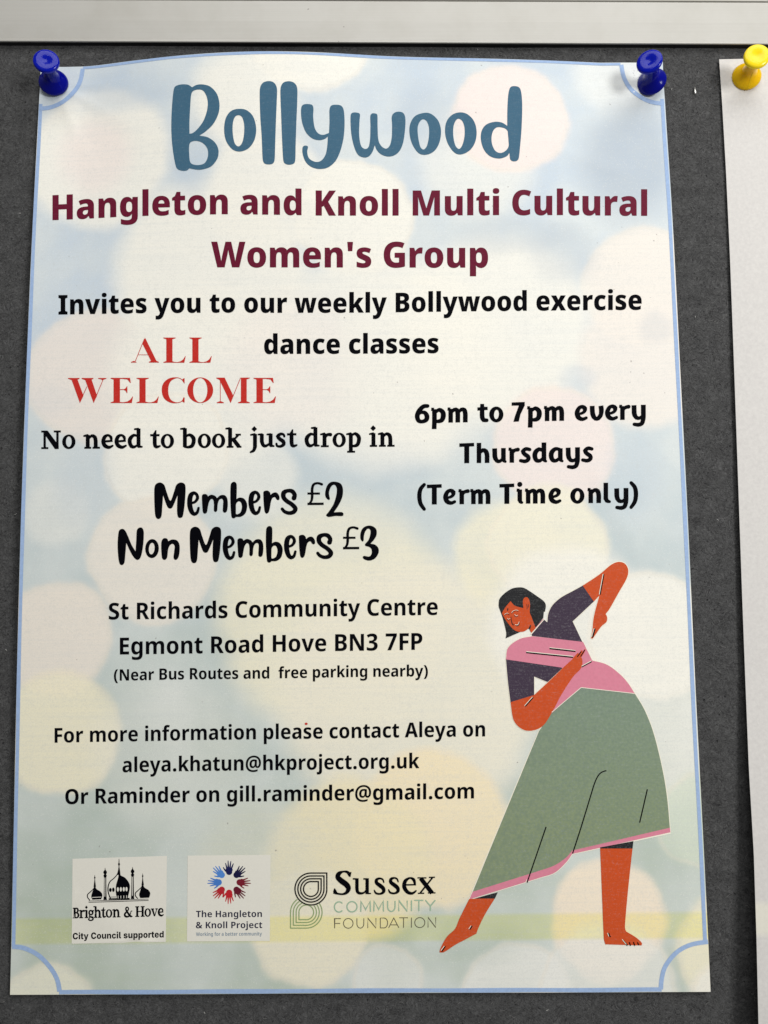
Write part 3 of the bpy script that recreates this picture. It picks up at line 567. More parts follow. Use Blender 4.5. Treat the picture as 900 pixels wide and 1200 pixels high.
def felt_material():
    a = NT('grey_felt'); v = a.coords(1000.0)
    wv = a.noise(v, 0.12, 3, 0.6)
    warp = a.vmath('ADD', v, a.vmath('MULTIPLY', wv.outputs['Color'], (9, 9, 9)).outputs[0]).outputs[0]
    n1 = a.noise(v, 0.22, 4, 0.65); n2 = a.noise(warp, 1.1, 4, 0.75); n3 = a.noise(a.vmath('MULTIPLY', warp, (1.0, 1.0, 2.2)).outputs[0], 2.0, 3, 0.7)
    f = a.math('ADD', a.math('MULTIPLY', n1.outputs['Fac'], 0.20), a.math('MULTIPLY', n2.outputs['Fac'], 0.38))
    f = a.math('ADD', f, a.math('MULTIPLY', n3.outputs['Fac'], 0.42))
    c = a.mix(a.maprange(f, 0.36, 0.64), srgb(31, 31, 32), srgb(99, 99, 99))
    pit = a.maprange(a.noise(v, 0.9, 2, 0.5).outputs['Fac'], 0.64, 0.74)
    c = a.mix(pit, c, srgb(30, 30, 31))
    a.l(c, a.p.inputs['Base Color'])
    a.p.inputs['Roughness'].default_value = 0.95; a.p.inputs['Specular IOR Level'].default_value = 0.1
    a.p.inputs['Sheen Weight'].default_value = 0.05
    a.bump(f, 0.8, 0.0012)
    return a.m
def metal_material():
    a = NT('satin_aluminium'); v = a.coords(1000.0)
    st = a.vmath('MULTIPLY', v, (0.012, 1.0, 2.2)).outputs[0]
    n = a.noise(st, 1.0, 4, 0.6); n2 = a.noise(v, 0.02, 2, 0.5); n3 = a.noise(v, 1.2, 3, 0.6)
    c = a.mix(a.maprange(n.outputs['Fac'], 0.35, 0.65), srgb(176, 174, 168), srgb(179, 177, 171))
    c = a.mix(a.maprange(n3.outputs['Fac'], 0.70, 0.78, 0, 0.35), c, srgb(150, 147, 140))
    big = a.noise(v, 0.05, 4, 0.65); c = a.mix(a.maprange(big.outputs['Fac'], 0.45, 0.7, 0, .35), c, srgb(160, 157, 148))
    sc = a.noise(a.vmath('MULTIPLY', v, (0.06, 1.0, 3.0)).outputs[0], 1.5, 2, 0.5)
    c = a.mix(a.maprange(sc.outputs['Fac'], 0.73, 0.76, 0, .3), c, srgb(204, 203, 200))
    sm = a.noise(v, 0.5, 1, 0.3); c = a.mix(a.maprange(sm.outputs['Fac'], 0.80, 0.82, 0, .7), c, srgb(104, 101, 96))
    a.l(c, a.p.inputs['Base Color'])
    a.p.inputs['Metallic'].default_value = 0.15; a.p.inputs['Roughness'].default_value = 0.5
    a.bump(n.outputs['Fac'], 0.05, 0.0002)
    return a.m
def wall_material():
    a = NT('painted_wall'); v = a.coords(1000.0); n = a.noise(v, 0.4, 3, 0.6)
    c = a.mix(n.outputs['Fac'], srgb(215, 213, 207), srgb(226, 224, 219)); a.l(c, a.p.inputs['Base Color'])
    a.p.inputs['Roughness'].default_value = 0.7; a.bump(n.outputs['Fac'], 0.2, 0.0005); return a.m
def plain_paper_material():
    a = NT('white_office_paper'); v = a.coords(1000.0)
    n = a.noise(v, 0.9, 4, 0.7); n2 = a.noise(v, 0.03, 2, 0.5)
    c = a.mix(a.maprange(n.outputs['Fac'], 0.3, 0.7), srgb(198, 195, 192), srgb(210, 207, 203))
    g = a.n('NewGeometry'); sx = a.n('SeparateXYZ'); a.l(g.outputs['Position'], sx.inputs[0])
    band = a.math('MULTIPLY', a.maprange(sx.outputs['Z'], -0.131, -0.129), a.maprange(sx.outputs['Z'], -0.120, -0.122))
    c = a.mix(a.math('MULTIPLY', band, 0.35), c, srgb(236, 232, 205))
    a.l(c, a.p.inputs['Base Color']); a.p.inputs['Roughness'].default_value = 0.62
    a.p.inputs['Specular IOR Level'].default_value = 0.3
    a.bump(n.outputs['Fac'], 0.25, 0.00012); return a.m

CREAM = (244, 240, 228); PINK = (241, 226, 219); YEL = (246, 237, 206); PEACH = (246, 230, 206); WHITE = (238, 236, 228); PGREEN = (214, 222, 200)
CIRCLES = [  # x, y, radius, softness, colour, strength
 (115,185,82,10,CREAM,.9),(112,182,42,22,PINK,.6),(362,40,70,6,CREAM,.9),(285,115,62,22,CREAM,.85),(560,190,66,24,CREAM,.55),
 (597,138,66,5,PINK,.95),(415,255,68,6,CREAM,.92),(310,225,72,12,CREAM,.85),(755,335,72,6,(238,230,219),.92),(585,385,112,26,CREAM,.85),
 (440,420,130,30,CREAM,.85),(245,320,112,22,CREAM,.88),(110,440,78,8,(236,226,216),.92),(240,440,110,30,CREAM,.85),(755,425,76,10,(238,230,220),.9),
 (345,430,80,40,PINK,.30),(500,430,110,30,CREAM,.5),(720,90,45,18,WHITE,.5),
 (195,530,73,7,CREAM,.92),(65,600,38,10,CREAM,.4),(178,655,74,7,(237,229,216),.92),(65,748,66,6,(238,228,214),.92),(390,720,135,34,YEL,.75),(72,858,70,6,YEL,.85),
 (300,560,46,12,CREAM,.6),(200,880,90,40,CREAM,.30),(480,810,150,30,(240,233,212),.9),(650,522,71,6,PINK,.85),(596,650,64,10,YEL,.7),(642,640,70,5,(241,235,212),.9),(668,735,95,16,CREAM,.85),
 (765,745,73,6,CREAM,.92),(770,860,75,24,CREAM,.6),(505,972,90,7,(247,230,192),.92),(410,1010,95,16,(243,230,190),.88),(820,960,52,8,PGREEN,.7),
 (363,1088,67,6,(240,232,206),.95),(714,1078,68,5,PEACH,.95),(605,1170,64,6,WHITE,.8),(455,1152,42,6,WHITE,.55),(860,1112,66,8,YEL,.85),(714,1165,80,8,WHITE,.7),
 (55,1188,56,8,(238,234,212),.85),(855,1170,44,6,CREAM,.8),(300,1010,70,30,(225,222,200),.5)]
def poster_material():
    a = NT('printed_poster_paper'); v = a.coords(1000.0)
    sx = a.n('SeparateXYZ'); a.l(v, sx.inputs[0])
    flatv = a.vmath('MULTIPLY', v, (1, 0, 1)).outputs[0]
    wn = a.noise(flatv, 0.05, 3, 0.6)
    wob = a.vmath('MULTIPLY', a.vmath('SUBTRACT', wn.outputs['Color'], (.5, .5, .5)).outputs[0], (7, 0, 7)).outputs[0]
    pos = a.vmath('ADD', flatv, wob).outputs[0]
    big = a.noise(flatv, 0.03, 3, 0.55)
    base = a.mix(a.maprange(sx.outputs['Z'], 60, -120), srgb(196, 208, 219), srgb(184, 195, 180))
    base = a.mix(a.maprange(big.outputs['Fac'], 0.38, 0.62, 0, 0.65), base, srgb(222, 226, 222))
    c = base
    for cx, cy, r, soft, col, st in CIRCLES:
        q = paper([(cx, cy), (cx + 20, cy)])
        X, Y = q[0, 0], q[0, 1]; k = (q[1, 0] - X) / 20.0
        d = a.vmath('DISTANCE', pos, (float(X), 0, float(Y))).outputs['Value']
        f = a.maprange(d, (r + soft * .6 + 4) * k, (r - soft * .6 - 4) * k, 0.0, st, 'SMOOTHSTEP')
        c = a.mix(f, c, srgb(*col))
        if soft <= 8:   # thin warm rim the print leaves round each disc
            rim = a.math('MULTIPLY', a.maprange(d, (r - 6) * k, (r - 2) * k, 0, 1, 'SMOOTHSTEP'), a.maprange(d, (r + 3) * k, (r - 1) * k, 0, .22, 'SMOOTHSTEP'))
            c = a.mix(rim, c, srgb(240, 226, 205))
    # darker blue clouds between the discs
    for cx, cy, rx, ry, st in [(150,108,80,26,1.2),(225,185,30,50,1.2),(90,285,50,42,.45),(735,190,66,80,1.3),(600,275,75,26,.5),(660,300,45,40,.55),(100,560,42,60,.6),(60,470,30,20,.2),
                               (215,760,70,30,.55),(150,800,40,50,.45),(400,620,80,40,.4),(440,540,75,30,.35),(745,560,40,60,.65),(835,620,60,50,.3),(100,1000,90,70,.5),(230,960,80,70,.4),
                               (620,1020,35,55,.5),(560,1110,55,24,.5),(230,1130,80,25,.5),(790,1040,18,70,.5),(678,442,24,16,.5),(770,385,22,22,.4),(500,140,45,45,.45)]:
        q = paper([(cx, cy), (cx + 20, cy)]); X, Y = q[0, 0], q[0, 1]; k = (q[1, 0] - X) / 20.0
        dv = a.vmath('SUBTRACT', pos, (float(X), 0, float(Y))).outputs[0]
        dd = a.n('VectorMath', operation='LENGTH'); a.l(a.vmath('MULTIPLY', dv, (1/(rx*k), 0, 1/(ry*k))).outputs[0], dd.inputs[0])
        f = a.maprange(dd.outputs['Value'], 1.25, 0.45, 0, st * (0.34 if (cx < 500 and cy < 400) else 0.55 if cy < 500 else 0.42), 'SMOOTHSTEP')
        c = a.mix(f, c, srgb(166, 178, 191) if (cx > 480 and cy < 400) else srgb(182, 197, 212) if cy < 700 else srgb(172, 186, 174))
    # streak of yellow toner across the sheet, and faint drum lines
    yb = [float(paper([(420, y)])[0, 1]) for y in (1073, 1103, 118, 125)]
    band = a.math('MULTIPLY', a.maprange(sx.outputs['Z'], yb[0] + .6, yb[0] - .6), a.maprange(sx.outputs['Z'], yb[1] - .5, yb[1] + .5))
    c = a.mix(a.math('MULTIPLY', band, .9), c, (1.0, 0.975, 0.60, 1), 'MULTIPLY')
    st = a.vmath('MULTIPLY', flatv, (0.02, 0, 1.1)).outputs[0]; sn = a.noise(st, 1.0, 4, 0.7)
    c = a.mix(a.maprange(sn.outputs['Fac'], 0.42, 0.66, 0, .14), c, srgb(192, 202, 208))
    st2 = a.vmath('MULTIPLY', flatv, (1.1, 0, 0.02)).outputs[0]; sn2 = a.noise(st2, 1.0, 3, 0.6)
    c = a.mix(a.maprange(sn2.outputs['Fac'], 0.5, 0.7, 0, .05), c, srgb(198, 206, 206))
    g1 = a.noise(v, 2.4, 3, 0.7); g2 = a.noise(v, 0.6, 3, 0.6)
    c = a.mix(a.maprange(g1.outputs['Fac'], 0.45, 0.75, 0, .30), c, srgb(188, 192, 190))
    c = a.mix(a.maprange(g2.outputs['Fac'], 0.5, 0.75, 0, .16), c, srgb(196, 198, 196))
    wh = a.maprange(a.noise(v, 3.2, 2, 0.6).outputs['Fac'], 0.6, 0.75, 0, .45)
    c = a.mix(wh, c, srgb(246, 244, 238))
    sp = a.maprange(a.noise(v, 0.75, 1, 0.4).outputs['Fac'], 0.80, 0.83, 0, .5)
    c = a.mix(sp, c, srgb(120, 112, 110))
    a.l(c, a.p.inputs['Base Color']); a.p.inputs['Roughness'].default_value = 0.6
    a.p.inputs['Specular IOR Level'].default_value = 0.3
    a.bump(g1.outputs['Fac'], 0.18, 0.0001)
    return a.m
def plastic(name, col, trans):
    a = NT(name); a.p.inputs['Base Color'].default_value = col
    a.p.inputs['Roughness'].default_value = 0.16; a.p.inputs['Specular IOR Level'].default_value = 0.2
    a.p.inputs['Subsurface Weight'].default_value = trans; a.p.inputs['Subsurface Scale'].default_value = 0.004
    a.p.inputs['Subsurface Radius'].default_value = (1.0, 0.7, 0.3)
    v = a.coords(1000.0); n = a.noise(v, 0.8, 3, 0.6)
    a.l(a.maprange(n.outputs['Fac'], 0.3, 0.7, 0.09, 0.2), a.p.inputs['Roughness'])
    a.bump(n.outputs['Fac'], 0.12, 0.0002)
    return a.m

# ------------------------------------------------------------------ the setting: wall, board with its rail
M_FELT = felt_material(); M_METAL = metal_material(); M_WALL = wall_material()
def box(x0, x1, y0, y1, h0, h1):
    v = [W(x, y, h) for h in (h0, h1) for y in (y0, y1) for x in (x0, x1)]
    return v, [(0,1,3,2),(4,6,7,5),(0,4,5,1),(2,3,7,6),(0,2,6,4),(1,5,7,3)]
v, f = box(-420, 420, -420, 420, -22, -12)
wall = link('wall', v, f, M_WALL); wall['kind'] = 'structure'

board = empty('notice_board', W(0, 0, 0), 'dark grey felt notice board with a pale satin metal rail along its top edge', 'notice board')
# felt panel: finely uneven front
nx, ny = 150, 170
fv = []; ff = []
rng = np.random.default_rng(3)
gx = np.linspace(-190, 190, nx); gy = np.linspace(-230, 166, ny)
lump = rng.normal(0, 0.05, (ny, nx))
for j in range(ny):
    for i in range(nx):
        fv.append(W(gx[i], gy[j], float(lump[j, i]) + 0.05 * math.sin(gx[i] * .07 + 1) * math.sin(gy[j] * .05)))
for j in range(ny - 1):
    for i in range(nx - 1):
        k = j * nx + i; ff.append((k, k + 1, k + nx + 1, k + nx))
b0 = len(fv)
fv += [W(-190, -230, -12), W(190, -230, -12), W(190, 166, -12), W(-190, 166, -12)]
ff += [(b0, b0+3, b0+2, b0+1), (0, b0, b0+1, nx-1), (nx-1, b0+1, b0+2, nx*ny-1), (nx*ny-1, b0+2, b0+3, nx*(ny-1)), (nx*(ny-1), b0+3, b0, 0)]
panel = link('felt_panel', fv, ff, M_FELT, board, True)
# rail profile, following the slightly slanting edge seen in the photograph
rl = np.array(at(0, 48.6, 2.0)); rr = np.array(at(900, 52.0, 2.0))
u = (rr - rl) / np.linalg.norm(rr - rl); nrm = np.array([-u[1], u[0]])
rtop = float((np.array(at(760, 2.2, 2.0)) - rl) @ nrm)
def extrude(prof, mat, name, parent, a=-150, b=430, smooth=False):
    V = []; F = []; n = len(prof)
    for s in (a, b):
        for d, h in prof:
            p = rl + u * s + nrm * d; V.append(W(p[0], p[1], h))
    for i in range(n):
        j = (i + 1) % n; F.append((i, j, n + j, n + i))
    F.append(tuple(range(n))[::-1]); F.append(tuple(range(n, 2 * n)))
    return link(name, V, F, mat, parent, smooth)
prof = [(0.45, -4), (0.40, 1.4), (0.12, 1.52), (0.05, 1.85), (0.18, 2.12), (0.75, 2.1), (0.95, 1.97), (1.1, 1.95),
        (rtop * .5, 2.08), (rtop - 0.5, 1.95), (rtop - 0.1, 1.9), (rtop, 1.4), (rtop + .35, 1.4), (rtop + .45, 2.0), (rtop + .8, 2.15), (rtop + 4.6, 2.15), (rtop + 5.2, 1.6), (rtop + 5.2, -12), (rtop, -12), (rtop, -4)]
extrude(prof, M_METAL, 'frame_rail', board)
M_GAP = NT('shade_strip_black'); M_GAP.p.inputs['Base Color'].default_value = srgb(14, 14, 15); M_GAP.p.inputs['Roughness'].default_value = 0.9
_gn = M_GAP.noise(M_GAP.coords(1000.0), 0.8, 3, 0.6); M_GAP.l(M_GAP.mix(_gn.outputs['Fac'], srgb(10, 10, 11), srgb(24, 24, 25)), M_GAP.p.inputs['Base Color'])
extrude([(0.6, -3), (0.02, -3), (0.04, 1.05), (0.08, 1.45), (0.6, 1.45)], M_GAP.m, 'rail_shade_strip', board)  # near-black strip added under the rail to draw its shadow line

# stray felt fibres standing off the surface
M_FIB = NT('felt_fibre'); M_FIB.p.inputs['Roughness'].default_value = 0.9
_v = M_FIB.coords(1000.0); _n = M_FIB.noise(_v, 0.4, 2, 0.5)
M_FIB.l(M_FIB.mix(M_FIB.maprange(_n.outputs['Fac'], 0.35, 0.65), srgb(56, 56, 58), srgb(120, 119, 117)), M_FIB.p.inputs['Base Color'])
rnd = random.Random(11); V = []; F = []
for k in range(15000):
    x = rnd.uniform(-128, 128); y = rnd.uniform(-176, 152)
    s_, t_ = 0, 0
    if -100 < x < 98 and -150 < y < 140: continue
    ang = rnd.uniform(0, 2 * math.pi); cur = rnd.uniform(-1.1, 1.1); L = rnd.uniform(0.25, 0.8); w = rnd.uniform(0.015, 0.04)
    hh = 0.1; b = len(V)
    for q in range(4):
        h = 0.08 + 0.28 * math.sin(math.pi * q / 3) * rnd.uniform(.5, 1)
        V.append(W(x - w * math.sin(ang), y + w * math.cos(ang), h)); V.append(W(x + w * math.sin(ang), y - w * math.cos(ang), h + w))
        x += L * math.cos(ang); y += L * math.sin(ang); ang += cur
    for q in range(3): F.append((b + 2*q, b + 2*q + 1, b + 2*q + 3, b + 2*q + 2))
fib = link('felt_fibre', V, F, M_FIB.m, board); fib['kind'] = 'stuff'

# ------------------------------------------------------------------ sheets of paper
def sheet(name, P, mat, thick, parent=None):
    """P: (ny, nx, 3) board coordinates of the front; a thin solid sheet"""
    ny, nx = P.shape[:2]
    front = P.reshape(-1, 3); back = front.copy(); back[:, 2] -= thick
    A = np.concatenate([front, back]); V = np.stack([A[:, 0], -A[:, 2], A[:, 1]], 1) * MM
    n = nx * ny; F = []
    for j in range(ny - 1):
        for i in range(nx - 1):
            k = j * nx + i
            F.append((k, k + nx, k + nx + 1, k + 1)); F.append((n + k, n + k + 1, n + k + nx + 1, n + k + nx))
    V = V.tolist()
    def side(ids):
        b0 = len(V); V.extend([V[q] for q in ids] + [V[n + q] for q in ids]); m = len(ids)
        for q in range(m - 1): F.append((b0 + q, b0 + q + 1, b0 + m + q + 1, b0 + m + q))
    side([i for i in range(nx)]); side([j * nx + nx - 1 for j in range(ny)])
    side([(ny - 1) * nx + i for i in range(nx)][::-1]); side([j * nx for j in range(ny)][::-1])
    o = link(name, V, F, mat, parent, False)
    o.data.polygons.foreach_set('use_smooth', [True] * (2 * (nx - 1) * (ny - 1)) + [False] * (len(F) - 2 * (nx - 1) * (ny - 1)))
    return o
poster = empty('dance_class_poster', W(*(((TL + TR) / 2).tolist()), 0), 'large printed pale blue and cream Bollywood dance class poster held by two blue push pins', 'poster')
poster_inv = Matrix.Translation(-poster.location)
S, T = np.meshgrid(np.linspace(0, 1, 211), np.linspace(0, 1, 281))
XY = TL[None, None] * ((1-S)*(1-T))[..., None] + TR * (S*(1-T))[..., None] + BL * ((1-S)*T)[..., None] + BR * (S*T)[..., None]
Hh = sheet_height(XY[..., 0].ravel(), XY[..., 1].ravel()).reshape(S.shape)
sheet('paper_sheet', np.dstack([XY, Hh]), poster_material(), 0.11, poster)

# the neighbouring blank notice, mostly outside the picture
A1 = np.array(at(842.8, 69.5, 0.9)); A2 = np.array(at(888.9, 1200, 4.2))
dirn = (A2 - A1) / np.linalg.norm(A2 - A1); side_ = np.array([-dirn[1], dirn[0]])
ltop = at(900, 68.2, 1.0); topd = np.array(ltop) - A1; topd /= np.linalg.norm(topd)
rows = []
edge_px = [(842.8,69.5),(846.2,120),(850.8,200),(855.4,300),(859.2,400),(862.8,500),(866.3,600),(869.8,700),(873.6,800),(877.6,900),(883.4,1000),(886.6,1100),(888.9,1200)]
ey = np.array([p[1] for p in edge_px]); ex = np.array([p[0] for p in edge_px])
for yy in np.linspace(69.5, 1290, 90):
    xx = np.interp(yy, ey, ex) if yy < 1200 else 888.9 + (yy - 1200) * .02
    h = 0.9 + 1.3 * max(0, (yy - 150) / 650) ** 1.5 + (3.2 * max(0, (yy - 780) / 320) ** 1.1)
    h = min(h, 7.5); p = np.array(at(xx, yy, h)); row = []
    for q in np.linspace(0, 1, 40):
        d = q * 150
        hq = h + 2.4 * (1 - math.exp(-d / 30)) * math.sin(min(1, (yy - 60) / 500) * math.pi / 2) - 0.0
        row.append((p[0] + topd[0] * d, p[1] + topd[1] * d, hq))
    rows.append(row)
blank = sheet('paper_notice', np.array(rows), plain_paper_material(), 0.11)
blank['label'] = 'blank white sheet with a yellow push pin beside the printed poster'; blank['category'] = 'notice'
# ------------------------------------------------------------------ print on the poster
def P_(name, pieces, mat, layer=1, label=None, parent=None):
    return print_mesh(name, pieces, mat, parent or poster, layer, label)
def px_strokes(*s, w=5, flat=True): return [triangulate([fwd(stroke(q, w, flat, 3.0))], None) for q in s]

# border: straight runs between the four scooped corners
ht = [(97,81.5),(110,79.6),(150,74.2),(200,68.2),(250,64),(300,62.2),(345,62.3),(383,63.8),(450,68),(500,69.4),(560,70.4),(600,71.4),(650,73),(700,75.2),(727,77)]
def dense(pts, k=6):
    p = np.array(pts, float); t = np.arange(len(p)); tt = np.linspace(0, len(p) - 1, (len(p) - 1) * k + 1)
    return [tuple(q) for q in np.stack([np.interp(tt, t, p[:, i]) for i in range(p.shape[1])], 1)]
def ribbon(pts, w): return triangulate([fwd(stroke([(a, b, w) for a, b in pts], None, True, straight=True))])
def arc_px(pts, k=5):
    c = catmull([tuple(map(float, p)) for p in pts], [False] * len(pts), False, 3.0); return c
def edge_run(A, B, C, D, q0, q1, o0, o1, n=160):
    """band along the paper edge A-B, o0..o1 mm inside it (towards C-D), from q0 to q1 of its length"""
    V = []; F = []
    for k in range(n + 1):
        q = q0 + (q1 - q0) * k / n; e = A + (B - A) * q; w_ = (C + (D - C) * q) - e; w_ = w_ / np.linalg.norm(w_)
        for o_ in (o0 + .05 * math.sin(k * .21), (o0 + o1) / 2, o1 + .05 * math.sin(k * .17)):
            p_ = e + w_ * o_; h_ = float(sheet_height(p_[:1], p_[1:])[0]) + 0.045 + LAYER
            V.append(W(p_[0], p_[1], h_))
    for k in range(n):
        for m_ in (0, 1): F.append((3*k + m_, 3*k + m_ + 1, 3*k + m_ + 4, 3*k + m_ + 3))
    vv = np.array(V); f0 = F[0]
    if np.cross(vv[f0[1]] - vv[f0[0]], vv[f0[2]] - vv[f0[0]])[1] > 0: F = [q[::-1] for q in F]
    return link('border_line', V, F, I_BORDER, poster, True)
edge_run(TL, TR, BL, BR, .068, .932, .10, 1.0)
edge_run(TL, BL, TR, BR, .046, .9535, .10, 1.2)
edge_run(TR, BR, TL, BL, .0445, .9535, .35, 1.5)
edge_run(BL, BR, TL, TR, .070, .930, .12, 1.35)
P_('corner_scroll', [ribbon(arc_px([(47.3,127.3),(60,125.5),(74,119),(87,107),(94,95),(97,80.5)]), 4.8)], I_BORDER, 2)
P_('corner_scroll', [ribbon(arc_px([(728.2,75.8),(731,90),(739,104),(753,115),(766,120),(778.5,121.3)]), 4.8)], I_BORDER, 2)
P_('corner_scroll', [ribbon(arc_px([(14.2,1109.3),(28,1111),(45,1119.5),(59,1134),(67,1148),(69.8,1162)]), 5.4)], I_BORDER, 2)
P_('corner_scroll', [ribbon(arc_px([(829.6,1103.6),(810,1107),(793,1116),(780,1132),(775.5,1147),(774.5,1159.5)]), 5.2)], I_BORDER, 2)

# title
Z = zoomed(190, 85, 6.0); Z2 = zoomed(330, 85, 6.0); Z3 = zoomed(470, 85, 6.0)
def lt(z, outer, *inner):
    return triangulate([c for c in (z([fwd(blob(outer))]) + z([rev(blob(i)) for i in inner]))])
title = [
 lt(Z, '80,130 92,98 130,84 180,85 210,103! 245,86 290,84 340,100 385,150 403,220 395,290 360,360 310,410 262,443! 320,455 370,490 395,540 390,600 350,655 300,677 250,683 190,673! 175,688 140,690 105,675 90,630 75,540 66,440 65,340 70,230',
    '203,165 215,132 250,119 285,125 310,160 321,210 315,270 290,340 250,395 215,425 192,430! 192,350 197,250', '190,520 200,490 240,480 285,495 318,535 322,590 300,635 260,650 215,645 196,625 190,570'),
 lt(Z, '540,255 595,265 640,310 661,390 650,470 610,530 550,555 495,540 450,480 436,400 448,320 485,270', '535,299 563,315 577,370 575,440 562,495 538,519 512,500 498,440 496,370 508,318'),
 lt(Z, '745,60 785,70 807,110 806,200 800,350 795,500 791,610 780,638 750,646 718,637 707,605 700,450 690,300 687,120 705,75'),
 lt(Z2, '45,61 85,70 109,105 110,200 104,350 99,500 96,615 85,640 50,648 20,636 11,605 4,480 -3,300 -8,120 8,75'),
 lt(Z2, '180,221 215,228 224,255 222,310 232,385 255,425 290,438 333,425! 337,350 337,260 350,232 385,226 420,234 437,265 443,350 437,450 415,545 380,620 330,665 275,678 220,668 175,635 150,580 147,530 160,514 185,520 180,560 195,605 240,628 280,618 310,575 322,510 325,450! 300,468 260,475 215,462 175,425 150,370 138,310 138,250 150,227'),
 lt(Z2, '486,300 497,283 525,281 550,292 548,340 545,420 550,480 563,522 590,537 612,522 622,470 625,380 624,305 635,288 655,287 673,297 675,380 680,470 700,515 735,535 762,510 775,450 777,370 775,310 790,285 820,275 855,284 870,320 868,400 855,490 830,550 790,583 745,590 700,575 670,545 655,510! 640,555 615,588 580,597 540,580 515,535 495,460 486,380'),
 lt(Z3, '165,283 215,293 262,340 281,410 270,490 235,550 180,577 125,567 80,505 60,430 65,360 100,305', '155,328 180,342 196,385 196,450 182,515 158,541 135,520 120,450 117,385 132,345'),
 lt(Z3, '410,280 465,292 512,340 531,410 522,485 485,545 425,575 375,562 330,500 310,425 318,350 355,300', '403,324 430,340 446,385 446,450 430,512 407,537 382,512 368,450 368,385 382,342'),
 lt(Z3, '795,95 830,104 845,140 852,230 848,380 838,510 828,600 815,620 790,624 768,610 762,565! 740,590 690,604 630,590 585,545 562,475 567,410 600,365 660,346 710,352 747,375! 748,250 755,150 768,105', '690,383 730,392 750,410! 756,480 756,520 735,550 700,565 665,552 642,510 636,460 645,415 665,390')]
P_('title_lettering', title, I_TITLE, 2, 'brush lettered word Bollywood in slate blue')

# set type
P_('heading_lettering', set_line(BOLD, 'Hangleton and Knoll Multi Cultural', 61.5, 758.5, [(62,258),(105,256),(140,254),(175,252.7),(262,250.9),(320,251.5),(380,252.6),(500,252.5),(580,252),(660,252),(757,252.9)], 29.3)
   + set_line(BOLD, "Women's Group", 247.5, 572, [(247,313.2),(572,313.6)], 30.0), I_MAROON, 2, 'maroon bold heading of the women\'s group')
P_('invitation_lettering', set_line(BOLD, 'Invites you to our weekly Bollywood exercise', 68.5, 752, [(70,368.6),(165,366.9),(275,366.2),(330,366.6),(430,366.3),(550,364.8),(615,364.1),(750,363)], 22.8)
   + set_line(BOLD, 'dance classes', 309.5, 514, [(310,414.8),(450,414.3),(514,413.7)], 22.8), I_BLACK, 2, 'black bold two line invitation')
P_('address_lettering', set_line(SEMI, 'St Richards Community Centre', 127.5, 513, [(130,726),(180,725.5),(240,724.6),(290,723.9),(340,722.8),(450,721.4),(512,720.6)], 19.4)
   + set_line(SEMI, 'Egmont Road Hove BN3 7FP', 140.5, 495, [(142,767),(200,766.2),(280,765),(325,763.8),(420,762.6),(490,761.5)], 19.7)
   + set_line(SEMI, '(Near Bus Routes and  free parking nearby)', 133.5, 501.5, [(142,797.6),(210,796.2),(310,795.2),(420,793.3),(490,792.7)], 13.2), I_BLACK, 2, 'black three line address of the community centre')
P_('contact_lettering', set_line(SEMI, 'For more information please contact Aleya on', 64, 568.5, [(66,870.4),(110,869.4),(175,868.4),(230,867.2),(300,866.4),(370,865.6),(480,864),(565,863)], 17.2)
   + set_line(SEMI, 'aleya.khatun@hkproject.org.uk', 143.5, 491.5, [(145,905),(200,904),(260,903.2),(330,902.4),(390,901.6),(490,900.2)], 17.2)
   + set_line(SEMI, 'Or Raminder on gill.raminder@gmail.com', 76.5, 555.5, [(80,942.4),(170,940.8),(250,939.6),(350,938.7),(400,938),(480,937),(555,935.6)], 17.6), I_BLACK, 2, 'black three line contact details')

# WELCOME in a high contrast roman
ZA = zoomed(75, 385, 6.923); ZB = zoomed(200, 385, 6.923)
def poly(s): return [tuple(float(q) for q in t.split(',')) for t in s.split()]
def hair(x0, y0, x1, y1, w=5): return F_([(x0, y0, w), (x1, y1, w)], None)
def el(xo): return [poly(' '.join('%g,%g' % (x + xo, y) for x, y in [(0,0),(100,0),(100,5),(74,14),(74,192),(92,198),(115,199),(140,192),(160,178),(178,150),(181,152),(170,204),(0,204),(0,199),(24,190),(24,14),(0,5)]))]
def shift(cs, dx, dy): return [[(x + dx, y + dy) for x, y in c] for c in cs]
def ee():
    return [poly('0,0 158,0 164,42 158,40 138,14 100,8 76,8 76,92 108,92 122,84 132,68 136,68 136,124 132,124 122,106 108,98 76,98 76,196 100,198 135,192 160,176 178,150 182,152 172,204 0,204 0,199 24,190 24,14 0,5')]
